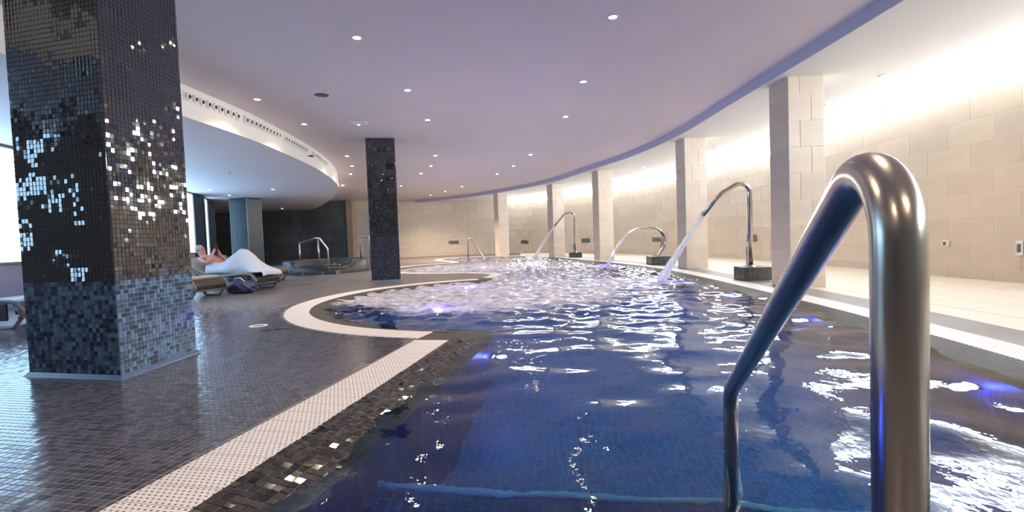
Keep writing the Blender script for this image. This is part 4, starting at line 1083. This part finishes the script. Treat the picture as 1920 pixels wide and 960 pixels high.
# ------------------------------------------------------------------ person lying under a towel
FX, FY = -4.78, 9.50
ax = Vector((math.cos(LA), math.sin(LA), 0)); ay = Vector((-math.sin(LA), math.cos(LA), 0))
def LP(x, y, z): return Vector((FX, FY, 0)) + ax * x + ay * y + Vector((0, 0, z))
def skin_body(name, nodes, edges, mt, sub=2):
    me = bpy.data.meshes.new(name); me.from_pydata([tuple(n_[0]) for n_ in nodes], edges, []); me.update()
    o = bpy.data.objects.new(name, me); col.objects.link(o)
    md = o.modifiers.new('skin', 'SKIN'); md.use_smooth_shade = True
    sv = me.skin_vertices[0].data
    for i, n_ in enumerate(nodes): sv[i].radius = n_[1] if isinstance(n_[1], tuple) else (n_[1], n_[1]); sv[i].use_root = (i == 0)
    ss = o.modifiers.new('sub', 'SUBSURF'); ss.levels = sub; ss.render_levels = sub
    dg = bpy.context.evaluated_depsgraph_get(); m2 = bpy.data.meshes.new_from_object(o.evaluated_get(dg))
    o.modifiers.clear(); o.data = m2; m2.materials.clear(); m2.materials.append(mt)
    m2.polygons.foreach_set('use_smooth', [True] * len(m2.polygons)); return o
nd = []; ed = []
def add(p, r, frm=None):
    nd.append((p, r)); i = len(nd) - 1
    if frm is not None: ed.append((frm, i))
    return i
pel = add(LP(1.02, 0, 0.44), (0.15, 0.11))
bel = add(LP(1.22, 0, 0.50), (0.145, 0.11), pel); che = add(LP(1.40, 0, 0.58), (0.16, 0.115), bel); sho = add(LP(1.54, 0, 0.655), (0.13, 0.08), che)
nek = add(LP(1.62, 0, 0.70), 0.055, sho); hd0 = add(LP(1.66, 0, 0.755), (0.075, 0.08), nek); hd1 = add(LP(1.675, 0, 0.835), (0.075, 0.088), hd0); add(LP(1.685, 0, 0.90), (0.05, 0.06), hd1)
for s_ in (-1, 1):
    hip = add(LP(0.98, s_ * 0.10, 0.44), 0.085, pel); kz = 0.74 if s_ < 0 else 0.70
    kn = add(LP(0.62, s_ * 0.10, kz), 0.058, hip); cf = add(LP(0.45, s_ * 0.10, 0.58), 0.055, kn); an = add(LP(0.27, s_ * 0.10, 0.42), 0.036, cf); ft = add(LP(0.13, s_ * 0.11, 0.40), 0.035, an); add(LP(0.06, s_ * 0.115, 0.395), 0.022, ft)
    sh_ = add(LP(1.52, s_ * 0.18, 0.64), 0.055, sho); el = add(LP(1.28, s_ * 0.25, 0.56), 0.042, sh_); wr_ = add(LP(1.30, s_ * 0.09, 0.73), 0.028, el)
    pa_ = add(LP(1.30, s_ * 0.055, 0.79), (0.034, 0.018), wr_)
    for q in range(4):
        f1 = add(LP(1.302 - 0.002 * q, s_ * (0.045 - 0.0 * q), 0.79 + 0.018 * q), 0.010, pa_); f2 = add(LP(1.285, s_ * 0.035, 0.80 + 0.018 * q), 0.009, f1); add(LP(1.277, s_ * 0.018, 0.80 + 0.018 * q), 0.007, f2)
    th1 = add(LP(1.325, s_ * 0.04, 0.79), 0.010, pa_); add(LP(1.325, s_ * 0.02, 0.81), 0.008, th1)
per = skin_body('person', nd, ed, M['skin']); tag(per, 'person lying back on a lounger, legs under a white towel, holding a dark phone', 'person')
# face: nose, eyes, mouth as small relief on the head, hair cap
def ell(name, c, r, mt, parent, seg=16):
    bm = bmesh.new(); bmesh.ops.create_uvsphere(bm, u_segments=seg, v_segments=seg // 2 + 2, radius=1)
    for v_ in bm.verts: v_.co = Vector(c) + ax * v_.co.x * r[0] + ay * v_.co.y * r[1] + Vector((0, 0, v_.co.z * r[2]))
    return link(name, bm_mesh(name, bm, mt, True), parent)
ell('hair', LP(1.712, 0, 0.855), (0.075, 0.088, 0.082), M['hair'], per)
ell('nose', LP(1.588, 0, 0.822), (0.020, 0.013, 0.020), M['skin'], per, 10)
for s_ in (-1, 1):
    ell('eye', LP(1.598, s_ * 0.03, 0.845), (0.008, 0.012, 0.008), M['dark'], per, 8); ell('ear', LP(1.68, s_ * 0.082, 0.83), (0.02, 0.010, 0.028), M['skin'], per, 10)
ell('mouth', LP(1.598, 0, 0.79), (0.008, 0.022, 0.006), M['brown'], per, 8)
# towel draped over belly and legs
sec = [(1.30, 0.60, 0.22), (1.15, 0.57, 0.25), (1.0, 0.585, 0.26), (0.88, 0.65, 0.25), (0.76, 0.735, 0.23), (0.645, 0.825, 0.20), (0.57, 0.80, 0.20), (0.46, 0.715, 0.215), (0.34, 0.60, 0.22), (0.22, 0.505, 0.23), (0.10, 0.45, 0.22), (0.0, 0.41, 0.2), (-0.045, 0.30, 0.2)]
sc = catmull(sec, 0.035); v, f = [], []; NW = 25
for i, (x, z, hw) in enumerate(sc):
    base = 0.365 if x > 0.05 else min(0.365, z - .02)
    for q in range(NW):
        t = -1 + 2 * q / (NW - 1); a = abs(t)
        prof_ = math.cos(min(1, a ** 1.6) * math.pi / 2) ** 0.75
        zz = base + (z - base) * prof_
        fold = 0.03 * math.sin(t * 13 + 8 * x) * min(1, (z - base) * 4) * a + 0.01 * math.sin(9 * x + 3 * t)
        wid = hw * (1 + 0.32 * a * (1 + 0.25 * math.sin(11 * x)))
        v.append(LP(x + fold, t * wid, zz + fold * 0.5))
for i in range(len(sc) - 1):
    for q in range(NW - 1): f.append((i * NW + q, i * NW + q + 1, (i + 1) * NW + q + 1, (i + 1) * NW + q))
tw_ = link('towel', mesh('towel', v, f, M['towel'], True)); tag(tw_, 'white towel draped over the bent knees of the lying person', 'towel')
so_ = tw_.modifiers.new('thick', 'SOLIDIFY'); so_.thickness = 0.008
# phone
bm = bmesh.new(); bmesh.ops.create_cube(bm, size=1)
for v_ in bm.verts: v_.co = LP(1.283 - 0.25 * (v_.co.z * 0.15), v_.co.y * 0.074, 0.835 + v_.co.z * 0.15) + ax * (v_.co.x * 0.009)
bmesh.ops.bevel(bm, geom=bm.edges[:], offset=0.003, segments=2, affect='EDGES')
o = link('phone', bm_mesh('phone', bm, M['phone'])); tag(o, 'dark phone held up by the person on the lounger', 'phone')
# bag on the floor in front of the occupied lounger
bm = bmesh.new(); bmesh.ops.create_icosphere(bm, subdivisions=4, radius=1)
for v_ in bm.verts:
    c = v_.co.copy(); k = 1 + 0.10 * math.sin(6 * c.x + 4 * c.y) * math.sin(5 * c.z + 3 * c.x) + 0.06 * math.sin(14 * c.x + 9 * c.z)
    v_.co = Vector((c.x * 0.26 * k, c.y * 0.14 * k, max(0.0, 0.11 + c.z * 0.13 * k)))
bg = empty('beach_bag', (-5.06, 8.92, 0), 0.1); tag(bg, 'crumpled navy and white bag on the floor beside the occupied lounger', 'bag')
link('body', bm_mesh('body', bm, M['bag'], True), bg)
link('strap', tube('strap', [(-0.12, -0.03, 0.2), (-0.08, -0.05, 0.28), (0.02, -0.07, 0.29), (0.1, -0.06, 0.21)], 0.012, M['towel'], 8), bg)
